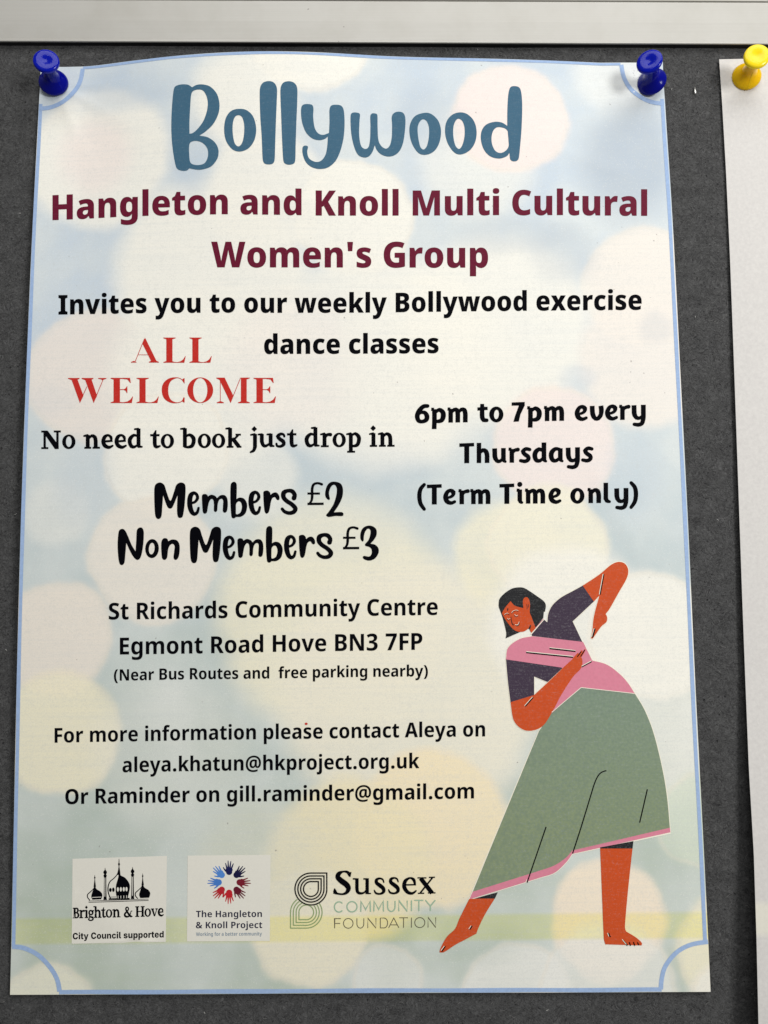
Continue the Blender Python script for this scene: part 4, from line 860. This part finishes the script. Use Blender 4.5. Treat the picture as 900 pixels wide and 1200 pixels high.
w_all = [triangulate(ZA(solid(poly('657,74 663,84 750,262 770,270 770,276 688,276 688,270 706,262 636,122'), hair(652,84,578,266), poly('543,276 543,271 566,262 588,271 588,276'), hair(600,213,688,213,4)))),
         triangulate(ZA(solid(*shift(el(0), 806, 73)))), triangulate(ZB(solid(*shift(el(0), 152, 73)))),
         triangulate(ZA(solid(poly('33,401 126,401 126,407 110,414 158,545 129,604 62,418 33,407'), poly('143,401 239,401 239,407 224,414 268,545 240,604 172,418 143,407'), hair(127,600,186,470), hair(240,600,318,412), poly('277,401 344,401 344,407 325,413 312,420 300,411 277,407')))),
         triangulate(ZA(solid(*shift(ee(), 378, 400)))), triangulate(ZA(solid(*shift(el(0), 588, 400)))),
         triangulate(ZB(solid(stroke('106,436,5 86,410,5 48,399,7 -5,415,26 -38,455,48 -46,505,52 -34,555,44 0,590,22 48,602,7 90,590,6 106,560,5'), poly('106,403 113,403 113,448 107,440 92,414'), poly('106,600 113,600 113,556 107,564 92,590')))),
         triangulate(ZB(solid(ellipse(240, 500, 105, 104)) + hole(ellipse(240, 500, 58, 99)))),
         triangulate(ZB(solid(hair(403,405,403,600), poly('374,605 374,599 396,590 411,590 431,599 431,605'), poly('370,398 438,398 510,548 486,604 396,416 370,404'), hair(486,600,566,402), poly('556,398 642,398 642,404 617,412 617,590 642,599 642,605 546,605 546,599 570,590 570,400')))),
         triangulate(ZB(solid(*shift(ee(), 672, 400))))]
P_('welcome_lettering', w_all, I_RED, 2, 'red high contrast capitals ALL WELCOME')

P_('booking_lettering', place_glyphs(BOOK, [('N',50),('o',197),('n',345),('e',470),('e',563),('d',656),('t',818),('o',890),('b',1038),('o',1150),('o',1250),('k',1352),('j',1518),('u',1575),('s',1695),('t',1780),('d',1900),('r',2010),('o',2098),('p',2195),('i',2358),('n',2417)],
   lin(40, 526, 462, 523.2), 1.03, 40, 0), I_BLACK, 2, 'black bold serif line about not needing to book')
P_('schedule_lettering', place_glyphs(ROUND, [('6',65),('p',180),('m',295),('t',509),('o',590),('7',748),('p',855),('m',973),('e',1190),('v',1295),('e',1403),('r',1502),('y',1590)], lin(486, 495.8, 755, 491.6), 1.0, 475, 0)
   + place_glyphs(ROUND, [('T',380),('h',496),('u',610),('r',724),('s',803),('d',893),('a',1008),('y',1127),('s',1240)], lin(540, 542.8, 695, 541.2), 1.0, 475, 0)
   + place_glyphs(ROUND, [('(',85),('T',152),('e',265),('r',372),('m',455),('T',662),('i',783),('m',840),('e',1005),('o',1160),('n',1280),('l',1390),('y',1468),(')',1580)], lin(490, 591.3, 750, 589), 1.0, 475, 0),
   I_BLACK, 2, 'black rounded bold class times in three lines')

# prices, brush hand
G = {
 'M': solid(blob('65,110 75,75 105,62 135,80 152,130 178,190 203,130 220,80 250,62 280,75 285,120 278,220 265,300 248,312 232,305 225,270 226,200 229,152! 205,210 190,240 175,246 160,238 145,205 127,152! 122,220 116,295 105,316 85,317 72,295 66,220')),
 'e': solid(stroke('328,207,18 352,198,19 369,172,23 362,146,22 343,136,24 322,152,34 314,190,36 316,230,36 328,268,32 346,284,26 366,274,22 376,242,18')),
 'm': solid(blob('400,155 415,143 435,147 442,160! 465,148 492,156 506,172! 530,152 560,152 578,175 582,220 575,265 560,275 547,265 548,225 549,190 540,177 522,185 511,215 507,260 495,270 484,260 484,215 479,185 466,178 450,200 441,240 435,272 420,282 407,272 402,220')),
 'b': solid(blob('605,70 625,57 643,70 645,120 643,178! 665,168 695,175 715,205 717,240 705,280 675,303 640,305! 625,315 608,305 600,200 600,110')) + hole(blob('641,212 658,195 674,203 681,235 672,270 656,283 640,284 639,250')),
}
G['e2'] = shift(G['e'], 431, -5)
ZM = zoomed(170, 555, 6.0); ZN = zoomed(310, 555, 6.0); ZO = zoomed(120, 555, 6.0)
g5 = {
 'r': solid(blob('-8,130 5,120 25,120 40,135 42,150! 60,135 85,133 103,155 105,180 95,187 83,180 74,166 56,172 45,200 38,240 30,270 15,282 2,270 -5,220')),
 's': solid(stroke('207,172,34 212,148,30 194,124,30 165,120,26 136,134,34 134,166,32 156,192,30 192,216,30 217,245,32 204,270,30 170,277,26 140,266,24 124,248,22')),
 'L': solid(stroke('403,75,18 375,67,16 346,76,18 335,108,19 335,160,19 330,190,17 314,213,14'), hair(302,213,416,212,17), hair(302,140,390,140,15)),
 '2': solid(blob('450,185 430,165 427,130 440,85 465,60 500,57 535,70 551,105 548,160 525,215 488,272! 540,270 555,280 548,298 500,298 450,305 433,292 450,270 485,215 505,150 508,105 495,80 475,84 460,108 453,140 460,178')),
 '3': solid(blob('690,478 675,460 675,420 690,385 720,367 755,368 785,390 788,430 770,465 745,492! 778,500 801,525 801,560 775,598 735,612 700,602 690,588 700,578 735,583 752,565 753,535 738,517 710,509! 706,497 732,465 745,420 742,394 725,388 708,408 699,440 697,470')),
}
o6 = {'N': solid(blob('110,440 118,400 140,388 160,400 180,440 205,500 233,547! 238,470 242,400 258,380 280,382 291,410 288,490 275,570 258,603 235,603 205,565 168,487! 162,560 155,625 140,643 122,635 112,590 107,510')),
      'o': solid(ellipse(349,527,48,67,0.05)) + hole(ellipse(347,527,20,41,0.1)),
      'n': solid(blob('415,480 430,455 455,457 463,475! 490,463 525,470 543,505 540,570 525,603 508,605 500,590 505,545 508,510 495,494 477,502 463,530 455,590 438,607 420,595 414,540'))}
mem = lambda dx, dy: [triangulate(ZM(shift(G[k], dx, dy))) for k in ('M', 'e', 'm', 'b', 'e2')] + [triangulate(ZN(shift(g5[k], dx, dy))) for k in ('r', 's', 'L')]
prices = mem(0, 0) + [triangulate(ZN(g5['2']))] + mem(250, 311) + [triangulate(ZN(g5['3']))] + [triangulate(ZO(o6[k])) for k in 'Non']
P_('price_lettering', prices, I_BLACK, 2, 'black brush lettered member and non member prices')

# ------------------------------------------------------------------ the printed dancer
FA = zoomed(560, 640, 4.5); FB = zoomed(500, 790, 3.0); FH = zoomed(575, 675, 9.0)
skirt_s = '543,47! 733,70! 768,130 800,215 830,340 846,440 855,541! 512,620! 490,645 450,672 400,690 162,765! 395,200! 440,135!'
hem_s = '855,540! 857,556! 512,632! 490,662 450,698 400,715 150,792! 162,765! 400,690 450,672 490,645 512,620!'
lower_arm = '172,823! 297,785! 380,708 470,622 515,586 548,590 546,640 500,692 440,785 400,860 350,940 300,970 240,968 190,920'
raised = '553,208! 640,150 700,100 740,83 775,92 793,125 785,170 740,250 695,330 674,358! 682,375 678,400 650,425 605,488 597,485! 604,440 612,370 640,262! 612,292!'
shirt = '350,388! 366,402! 372,355 395,310 440,270 500,237 553,208! 612,292! 500,397! 551,505! 286,474! 283,466!'
sleeve = '148,595! 460,630! 368,717! 297,688! 297,787! 172,823! 158,710'
sari = '288,475! 555,505! 603,603! 520,690! 440,640! 148,597! 160,535 220,490'
sari2 = '603,603! 680,625 745,672 790,720 828,778! 543,745! 385,885! 370,860! 520,640!'
def fat(conts, d):
    """slightly larger copies of outlines, for the unprinted rim"""
    out = []
    for c in conts:
        c = fwd(c); n = len(c)
        m = stroke([(p[0], p[1], d) for p in c + [c[0]]], None, False, straight=True)
        out += [c, m]
    return out
rim = []
for z, s_, wd in [(FA, raised, 7), (FA, shirt, 7), (FA, sari, 7), (FA, sari2, 7), (FA, sleeve, 7), (FA, lower_arm, 7), (FB, skirt_s, 5), (FB, hem_s, 5)]:
    rim.append(triangulate(z(fat([blob(s_)], wd)), 6))
dancer = P_('dancer_illustration', rim, I_CREAM, 2, 'flat style illustration of a dancing woman in a green skirt and pink sash')
def D(name, z, outs, mat, layer, grid=14):
    return P_(name, [triangulate(z(solid(*outs)), 6)], mat, layer, None, dancer)
D('skirt', FB, [blob(skirt_s)], I_GREEN, 3)
D('hem_band', FB, [blob(hem_s)], I_PINK, 4)
D('blouse', FA, [blob(shirt)], I_DARK, 3)
D('sleeve', FA, [blob(sleeve)], I_DARK, 3)
D('sash', FA, [blob(sari)], I_PINK, 4)
D('sash', FA, [blob(sari2)], I_PINK, 5)
D('arm', FA, [blob(raised)], I_SKIN, 4)
D('arm', FA, [blob(lower_arm), stroke('512,604,22 535,575,14 548,553,8'), stroke('522,604,20 548,572,12 565,546,7'), stroke('500,610,20 515,585,14 528,566,7')], I_SKIN, 7)
D('leg', FB, [blob('150,790! 240,788! 205,845 182,892 175,912! 130,936 100,952 60,978 45,978! 48,965 70,925 100,895 115,860')], I_SKIN, 4)
D('leg', FB, [blob('610,612! 724,612! 708,760 697,890 702,905! 735,925 757,945 755,954! 628,950! 623,930')], I_SKIN, 4)
D('stocking_shadow', FB, [poly('168,789 250,767 240,789')], I_HAIR, 6)
D('stocking_shadow', FB, [poly('610,613 610,609 727,587 724,613')], I_HAIR, 6)
hair_s = '85,300 95,240 150,180 220,135 285,120 350,125 420,165 500,220 560,265 582,310 573,378! 562,372! 556,440! 475,548! 380,560! 290,600! 210,635 158,658! 165,600 130,450 108,385 88,330'
D('hair', FH, [blob(hair_s)], I_HAIR, 5)
D('face', FH, [blob('210,265! 250,310 300,328 345,338! 340,265 355,230 385,225 405,250 415,300 412,380 430,430 475,550! 430,600! 412,570! 415,520! 395,555 350,585 300,588 250,570 200,520 150,450 118,393! 155,330')], I_SKIN, 6)
fine_k = [F_([(148,415,6),(158,404,6),(172,399,6),(186,402,6),(198,412,6)],None), F_([(222,398,6),(234,380,6),(252,370,6),(272,368,6),(292,373,6)],None),
          F_([(170,452,5),(178,463,5),(192,465,5),(206,455,5)],None), F_([(248,412,5),(258,427,6),(275,431,6),(290,420,5)],None),
          F_([(214,430,7),(218,465,8),(226,500,10),(236,516,10),(250,512,7)],None), F_([(262,522,7),(282,526,9),(298,512,8),(306,488,7)],None),
          ellipse(180,353,6,16,0.2), stroke('378,300,5 385,322,6 384,348,6'), stroke('398,300,5 400,330,5'), poly('415,515 428,520 415,572 408,560')]
P_('face_line', [triangulate(FH([fwd(c)])) for c in fine_k], I_HAIR, 8, None, dancer)
fine_w = [F_([(146,408,4),(156,397,4),(172,391,4),(188,394,4)],None), F_([(220,388,4),(232,372,4),(252,361,4),(274,359,4),(292,364,4)],None), stroke('176,446,4 190,456,4 204,447,4'), stroke('254,404,4 268,418,4 288,412,4'),
          stroke('258,512,5 280,516,6 294,502,5 300,482,4')]
P_('face_highlight', [triangulate(FH([fwd(c)])) for c in fine_w], I_CREAM, 9, None, dancer)
kl = [triangulate(FA([fwd(hair(*q))])) for q in [(665,148,645,256,5.5),(618,435,605,482,7),(255,561,502,586,7),(378,540,515,555,7),(250,845,292,798,6),(524,584,545,556,5),(542,582,564,547,5),(548,637,600,609,6)]]
kl += [triangulate(FB([fwd(stroke(q, 4.0, True))])) for q in [[(420,537),(353,733)], [(776,405),(749,522)], [(160,885),(152,898)], [(66,957),(60,965),(53,976)], [(640,910),(643,920),(647,924)], [(712,942),(717,955)], [(727,942),(732,955)], [(741,943),(746,953)]]]
kl += [triangulate(FB([fwd(stroke('690,935,4 698,944,5 706,954,5', None, True))])), triangulate(FB([fwd(stroke('632,339,4 615,345,4 603,357,4 590,385,4 570,450,4 540,548,4 513,631,4', None, True))]))]
for q in kl: P_('fold_line', [q], I_BLACK, 8, None, dancer)
wl = [triangulate(FA([fwd(hair(*q))])) for q in [(660,147,640,255,3.5),(255,556,502,581,3.5),(378,535,515,550,3),(246,842,288,795,3),(547,633,598,605,3.5),(613,433,600,478,3)]]
wl += [triangulate(FB([fwd(stroke(q, 2.2, True))])) for q in [[(348,733),(352,722)],[(156,884),(148,896)],[(62,956),(50,972)],[(543,47),(730,68)],[(440,134),(543,47)],[(687,932),(702,950)],[(636,910),(640,922)]]]
for q in wl: P_('pale_line', [q], I_CREAM, 9, None, dancer)
P_('collar_line', [triangulate(FH([fwd(hair(558,452,470,552,5))]))], I_PINK, 9, None, dancer)

# ------------------------------------------------------------------ sponsor marks
L1 = zoomed(80, 1000, 7.5)
c_logo = P_('council_logo', [triangulate(L1([fwd(poly('37,48 868,22 857,778 30,795'))]), 8)], I_PANEL, 2, 'white panel with black onion dome emblem')
def spire(x, ys): return [stroke(' '.join('%g,%g,%g' % (x, y, w) for y, w in ys), None, True)]
emb = []
emb += solid(blob('447,145! 458,190 500,215 535,262 541,310 520,402! 430,405! 418,345 420,280 438,215'))
emb += solid(stroke('444,140,8 430,185,8 400,220,8 366,250,9 350,295,10 352,345,10 372,400,10'), *spire(446, [(48,4),(70,7),(84,8),(95,20),(106,10),(120,8),(150,18),(190,26)]))
emb += solid(ellipse(370,322,12,18), ellipse(396,320,11,20), F_([(355,402,14),(540,398,14)],None), F_([(356,385,5),(420,383,5)],None))
emb += solid(F_([(178,419,5),(706,402,5)],None), F_([(178,431,6),(706,414,6)],None))
for dx, dy in ((0, 0), (421, -14)):
    emb += solid(*shift([blob('235,285! 250,315 282,335 300,365 290,404! 212,408! 202,378 215,330'), stroke('232,270,7 226,305,7 195,338,8 170,362,9 170,388,9 188,410,9'), *spire(233, [(190,3),(205,6),(214,15),(224,6),(250,10),(295,22)])], dx, dy))
for dx, dy in ((0, 0), (241, -8)):
    emb += solid(*shift([*spire(324, [(128,4),(145,8),(160,30),(175,30),(184,16),(192,28),(202,28),(210,20),(390,26),(410,32)])], dx, dy))
dome = P_('dome_emblem', [triangulate(L1(emb))], I_BLACK, 3, None, c_logo)
wh = [ellipse(x, 317 - (x - 440) * .03, 9, 19) for x in (436, 462, 488, 512)] + [F_([(438,372,5),(438,396,5)],None), F_([(462,372,5),(462,396,5)],None), F_([(488,371,5),(488,395,5)],None), F_([(512,370,5),(512,394,5)],None), F_([(210,388,5),(290,384,5)],None)]
wh += [F_([(322,215,6),(322,380,6)],None), F_([(563,207,6),(563,372,6)],None)]
P_('dome_highlight', [triangulate(L1([fwd(c)])) for c in wh], I_PANEL, 4, None, c_logo)
BW = {'B':88,'r':84,'i':54,'g':84,'h':106,'t':68,'o':94,'n':118,'&':122,'H':132,'v':98,'e':86}
P_('logo_lettering', run(BOOK, 'Brighton & Hove', 85.3, 191.8, lin(85, 1076.2, 192, 1073.7), 0.1, BW, -4, 46)
   + set_line(GROT, 'City Council supported', 85.2, 191.9, [(85,1100.9),(192,1098.6)], 7.6, 727), I_BLACK, 3, None, c_logo)

L2 = zoomed(215, 1000, 8.182)
k_logo = P_('project_logo', [triangulate(L2([fwd(poly('40,22 835,15 828,840 33,845'))]), 8)], I_PANEL, 2, 'white panel with a ring of eight coloured hands')
hand_c = [(24,28,80),(22,22,62),(120,28,44),(98,24,42),(190,34,44),(180,36,46),(72,122,196),(82,134,206)]
for k, col in enumerate(hand_c):
    th = math.radians(90 - 45 * k); flip = 1 if k in (0, 5, 6, 7) else -1
    cs = [ellipse(0, 100, 30, 30)] + [ellipse(0, 120, 34, 26)]
    for fx, tip, base_ in ((-22, (-34, 182), (-20, 128)), (-8, (-10, 205), (-8, 132)), (8, (16, 200), (7, 132)), (22, (40, 178), (20, 128))):
        cs.append(stroke([(base_[0], base_[1], 17), ((base_[0]+tip[0])/2, (base_[1]+tip[1])/2, 13), (tip[0], tip[1], 8)]))
    cs.append(stroke([(-18, 98, 18), (-40, 118, 14), (-56, 142, 9)]))
    out = []
    for c in cs:
        c = [(x * flip, y) for x, y in c]
        out.append(fwd([(438 + x * math.sin(th) + y * math.cos(th), 278 - (-x * math.cos(th) + y * math.sin(th))) for x, y in c]))
    P_('hand_mark', [triangulate(L2(out))], ink('hand_ink', srgb(*col), 0.03), 3, None, k_logo)
P_('logo_lettering', set_line(SEMI, 'The Hangleton', 229.7, 307, [(229,1074.9),(307,1074.6)], 7.5) + set_line(SEMI, '& Knoll Project', 229.5, 307.3, [(229,1087.9),(307,1087.6)], 7.5), I_NAVY, 3, None, k_logo)
P_('tagline_lettering', set_line(SEMI, 'Working for a better community', 229.7, 306.9, [(229,1096.9),(307,1096.3)], 4.2), I_SLATE, 3, None, k_logo)

L3 = zoomed(335, 1015, 10.0); L4 = zoomed(385, 1010, 6.667)
s_logo = None
tears = []
for r, kx in ((187, 480), (153, 447), (120, 414), (87, 381)):
    cx, cy = 294, 268; top = cy - r
    a = [(cx + r * math.cos(t), cy + r * math.sin(t)) for t in np.linspace(0, 1.5 * math.pi, 40)]
    ring = [(kx, top)] + [(cx + r, cy)] + a[1:] + [(kx, top)]
    ring = [(kx, cy)] + a[1:] + [(kx, top), (kx, cy)]
    tears.append(triangulate(L3([fwd(stroke([(x, y, 15) for x, y in ring], None, False, straight=True))])))
s_logo = P_('foundation_logo', tears, I_BLACK, 4, 'nested teardrop outlines in black')
tg = []
for r in (185, 152, 119, 86):
    cx, cy = 240, 541; kx = cx - r
    a = [(cx - r * math.cos(t), cy - r * math.sin(t)) for t in np.linspace(0, 1.5 * math.pi, 40)]
    ring = [(kx, cy)] + a[1:] + [(kx, cy + r), (kx, cy)]
    tg.append(triangulate(L3([fwd(stroke([(x, y, 11.5) for x, y in ring], None, False, straight=True))])))
tg = [(vs, np.array([f_ for f_ in fs if math.hypot(vs[f_][:, 0].mean() - 364.4, vs[f_][:, 1].mean() - 1041.8) > 19.3])) for vs, fs in tg]
P_('teardrop_mark', tg, I_OLIVE, 3, None, s_logo)
sx_ = [stroke('160,108,10 158,88,20 142,78,20 115,76,14 84,90,32 72,118,38 100,148,44 140,178,44 156,208,38 142,238,26 112,252,16 70,248,16 48,238,22 46,214,8'), poly('180,78 172,118 160,116 140,86'), poly('44,206 52,208 70,240 36,250'),
       F_([(222,128,27),(222,215,27)],None), stroke('222,208,27 228,236,24 250,246,20 278,240,14 296,218,10'), F_([(302,128,27),(302,252,27)],None), hair(190,133,222,133,12), hair(272,133,302,133,12), hair(302,248,332,247,10),
       stroke('432,160,10 424,138,14 400,129,15 376,140,24 376,164,28 404,186,32 428,208,30 430,234,24 404,250,16 370,244,16 358,222,10'),
       stroke('544,156,10 536,134,14 512,125,15 488,136,24 488,160,28 516,182,32 540,204,30 542,230,24 516,246,16 482,240,16 470,218,10'),
       stroke('684,226,12 655,246,20 618,236,28 592,196,32 600,150,28 636,126,15 666,140,24 676,176,16'), hair(600,180,684,178,12),
       F_([(720,128,34),(810,244,34)],None), hair(812,124,716,244,13), hair(695,125,765,125,10), hair(784,121,832,120,10), hair(698,246,748,245,10), hair(776,243,836,242,10)]
P_('logo_lettering', [triangulate(L4(solid(*sx_)))], I_BLACK, 3, None, s_logo)
def thin(w, gl, tr):
    out = []
    for c in gl: out.append(triangulate(L4([fwd(tr(stroke(c, w, True)))])))
    return out
def caps(letters, y0l, y1l, y0r, y1r, w):
    out = []
    for ch, a, b in letters:
        f = (a - 42) / 790.0; y0 = y0l + (y0r - y0l) * f; y1 = y1l + (y1r - y1l) * f; H = y1 - y0; m = (a + b) / 2; ym = (y0 + y1) / 2; rx = (b - a) / 2; ry = H / 2
        S = []
        if ch == 'C': S = [[(m + rx * math.cos(t), ym + ry * math.sin(t)) for t in np.linspace(0.75, 2 * math.pi - 0.75, 24)]]
        elif ch == 'O': S = [[(m + rx * math.cos(t), ym + ry * math.sin(t)) for t in np.linspace(0, 2 * math.pi, 30)]]
        elif ch == 'M': S = [[(a, y1), (a + 3, y0), (m, y1 - H * .2), (b - 3, y0), (b, y1)]]
        elif ch == 'U': S = [[(a, y0), (a, ym)] + [(m - rx * math.cos(t), ym + 4 + (ry - 4) * math.sin(t)) for t in np.linspace(0, math.pi, 16)] + [(b, y0)]]
        elif ch == 'N': S = [[(a, y1), (a, y0), (b, y1), (b, y0)]]
        elif ch == 'I': S = [[(m, y0), (m, y1)]]
        elif ch == 'T': S = [[(a, y0), (b, y0)], [(m, y0), (m, y1)]]
        elif ch == 'Y': S = [[(a, y0), (m, ym + 4), (b, y0)], [(m, ym), (m, y1)]]
        elif ch == 'F': S = [[(b, y0), (a, y0), (a, y1)], [(a, ym), (b - 6, ym)]]
        elif ch == 'D': S = [[(a, y1), (a, y0), (m - 5, y0)] + [(b - rx + rx * math.cos(t), ym + ry * math.sin(t)) for t in np.linspace(-math.pi / 2, math.pi / 2, 16)] + [(m - 5, y1), (a, y1)]]
        elif ch == 'A': S = [[(a, y1), (m, y0), (b, y1)], [(a + rx * .35, y1 - H * .3), (b - rx * .35, y1 - H * .3)]]
        cs = [fwd(stroke([(x, y, w) for x, y in q], None, True, straight=True)) for q in S]
        out.append(triangulate(L4(cs)))
    return out
P_('mint_lettering', caps([('C',46,118),('O',144,223),('M',252,328),('M',354,430),('U',462,520),('N',549,615),('I',640,656),('T',670,742),('Y',757,835)], 312, 392, 297, 382, 9.5), I_MINT, 3, None, s_logo)
P_('grey_lettering', caps([('F',48,97),('O',117,192),('U',222,276),('N',307,371),('D',405,462),('A',470,550),('T',553,620),('I',640,656),('O',674,753),('N',778,838)], 443, 519, 433, 512, 5.5), I_GREY, 3, None, s_logo)
P_('ink_speck', [triangulate([fwd(ellipse(358.8, 848.2, 1.7, 1.4))])], I_RED, 3)

# ------------------------------------------------------------------ push pins
def pin(F_px, H_px, head_h, mat_head, mat_body, label, base_h, group=None, needle=True, sc=1.0, seam=None):
    fb = np.array([*at(F_px[0], F_px[1], base_h + 1.0), base_h + 1.0])
    hp = np.array([*at(H_px[0], H_px[1], head_h), head_h])
    ax = hp - fb; ax /= np.linalg.norm(ax); L = float(np.linalg.norm(hp - fb)) + 1.0
    org = fb - ax * 1.0
    o = empty('push_pin', W(*org), label, 'push pin', group)
    prof = [(0, 0), (4.35, 0.0), (4.62, 0.25), (4.7, 0.7), (4.5, 1.15), (3.9, 1.75), (3.1, 2.45), (2.45, 3.2), (2.05, 4.1), (1.85, 5.2), (1.85, L - 3.6), (2.0, L - 2.9), (2.5, L - 2.2), (3.3, L - 1.75), (3.85, L - 1.35), (4.02, L - .85), (3.95, L - .3), (3.6, L - .02), (2.9, L + .12), (2.1, L + .10), (1.5, L + .02), (0.9, L - .12), (0.45, L - .2), (0, L - .22)]
    z = Vector(ax); q = Vector((0, 0, 1)).rotation_difference(z).to_matrix()
    cut = 12; n = 56
    for nm, sub, mt in (('grip', prof[:cut], mat_body), ('pin_head', prof[cut - 1:], mat_head)):
        sub = [(r, h) for r, h in sub]
        # finer profile
        dense_p = catmull([(r, h) for r, h in sub], [i in (0,) for i in range(len(sub))], False, 0.4)
        V = []; F = []
        for r, h in dense_p:
            for k in range(n):
                t = 2 * math.pi * k / n; r2 = max(r, 0.001) * sc * (1 + 0.006 * math.sin(2 * t + 1))
                p = q @ Vector((r2 * math.cos(t), r2 * math.sin(t), h))
                V.append((p.x * MM, -p.z * MM, p.y * MM))
        m = len(dense_p)
        for i in range(m - 1):
            for k in range(n):
                k2 = (k + 1) % n; F.append((i*n + k, (i+1)*n + k, (i+1)*n + k2, i*n + k2))
        link(nm, V, F, mt, o, True)
    # steel needle, pushed through paper and felt
    V = []; F = []; prf = [(0.55, 0.2), (0.55, -6.5), (0.02, -9.0)]
    for r, h in prf:
        for k in range(12):
            t = 2 * math.pi * k / 12; p = q @ Vector((r * math.cos(t), r * math.sin(t), h)); V.append((p.x * MM, -p.z * MM, p.y * MM))
    for i in range(2):
        for k in range(12): F.append((i*12 + k, i*12 + (k+1) % 12, (i+1)*12 + (k+1) % 12, (i+1)*12 + k))
    link('needle', V, F, M_STEEL, o, True)
    # moulding seam running down the collar
    if seam is not None:
        V = []; F = []
        pts = [(r + 0.03, h) for r, h in prof[2:10]]
        for i, (r, h) in enumerate(pts):
            for s_ in (-1, 0, 1):
                t = seam + s_ * 0.10 / r + 0.06 * i
                p = q @ Vector(((r + (0.10 if s_ == 0 else -0.02)) * math.cos(t), (r + (0.10 if s_ == 0 else -0.02)) * math.sin(t), h + (0.05 if s_ == 0 else 0)))
                V.append((p.x * MM, -p.z * MM, p.y * MM))
        for i in range(len(pts) - 1):
            for s_ in (0, 1): F.append((i*3 + s_, i*3 + s_ + 1, (i+1)*3 + s_ + 1, (i+1)*3 + s_))
        link('mould_seam', V, F, mat_head, o, True)
    return o
a = NT('needle_steel'); a.p.inputs['Metallic'].default_value = 1.0; a.p.inputs['Base Color'].default_value = (.6, .6, .6, 1); a.p.inputs['Roughness'].default_value = 0.3; M_STEEL = a.m
BLUE_H = plastic('blue_plastic_head', srgb(4, 20, 156), 0.0); BLUE_B = plastic('blue_plastic', srgb(1, 6, 122), 0.0)
YEL_H = plastic('yellow_plastic', srgb(252, 218, 34), 0.3)
YEL_B = plastic('yellow_plastic_body', srgb(232, 184, 16), 0.3)
pin((62.4, 95.6), (53.6, 70.3), 12.0, BLUE_H, BLUE_B, 'glossy blue push pin at the upper left corner of the poster, its head leaning left', 1.0, seam=-0.9)
pin((763.6, 94.8), (760.9, 71.0), 11.5, BLUE_H, BLUE_B, 'glossy blue push pin at the upper right corner of the poster, beside the staple', 1.0)
pin((875.4, 88.6), (887.6, 64.8), 12.0, YEL_H, YEL_B, 'yellow push pin holding the blank white sheet', 1.0, seam=-1.7)

# bent staple left in the felt
a = NT('staple_wire'); a.p.inputs['Metallic'].default_value = 0.9; a.p.inputs['Base Color'].default_value = (.75, .74, .7, 1); a.p.inputs['Roughness'].default_value = 0.35
def tube(pts, r, n=8):
    V = []; F = []
    for i, p in enumerate(pts):
        p = Vector(p); d = (Vector(pts[min(i+1, len(pts)-1)]) - Vector(pts[max(i-1, 0)])).normalized()
        s1 = d.orthogonal().normalized(); s2 = d.cross(s1)
        for k in range(n):
            t = 2 * math.pi * k / n; V.append(tuple(p + s1 * (r * math.cos(t)) + s2 * (r * math.sin(t))))
    for i in range(len(pts) - 1):
        for k in range(n): F.append((i*n + k, i*n + (k+1) % n, (i+1)*n + (k+1) % n, (i+1)*n + k))
    F.append(tuple(range(n))[::-1]); F.append(tuple(range((len(pts)-1)*n, len(pts)*n)))
    return V, F
lv = NT('lint'); lv.p.inputs['Roughness'].default_value = 0.9; lv.l(lv.mix(lv.noise(lv.coords(1000.0), 3, 2, .5).outputs['Fac'], srgb(170, 168, 164), srgb(206, 204, 200)), lv.p.inputs['Base Color'])
V = []; F = []; rl_ = random.Random(5)
for lx, ly, ln in ((787.6, 103.6, .5), (17, 603, .5), (8, 762, .35), (842, 610, .4), (30, 905, .4), (640, 1184, .5), (240, 1188, .4), (815, 372, .35), (22, 250, .4), (560, 58.5, .35)):
    cx, cy = at(lx, ly, .3); an = rl_.uniform(0, 6.28); pts_ = []
    for q in range(5):
        pts_.append(W(cx, cy, .25 + .12 * math.sin(q))); cx += ln * .4 * math.cos(an); cy += ln * .4 * math.sin(an); an += rl_.uniform(-.9, .9)
    v_, f_ = tube(pts_, 0.00007, 5); b_ = len(V); V += v_; F += [tuple(i_ + b_ for i_ in q) for q in f_]
lint = link('lint', V, F, lv.m, board); lint['kind'] = 'stuff'
s0 = at(814.3, 102.5, .6); s1 = at(815.0, 109.5, .9); s2 = at(813.4, 109.8, 0)
V, F = tube([W(s0[0], s0[1], -1.0), W(s0[0], s0[1], .5), W(*s1, .9), W(s2[0], s2[1], .7), W(s2[0] - .1, s2[1], -.8)], 0.00022)
st = link('staple', V, F, a.m, None, True); st['label'] = 'tiny bent silver staple stuck in the grey felt right of the poster'; st['category'] = 'staple'

# parts sit on their thing's own base point
for o in list(scene.objects):
    if o.parent is not None:
        root = o.parent
        if root is poster or root is board or (root.parent is poster):
            if root.type == 'EMPTY':
                o.data.transform(Matrix.Translation(-root.location))
            else:
                o.data.transform(Matrix.Translation(-poster.location))
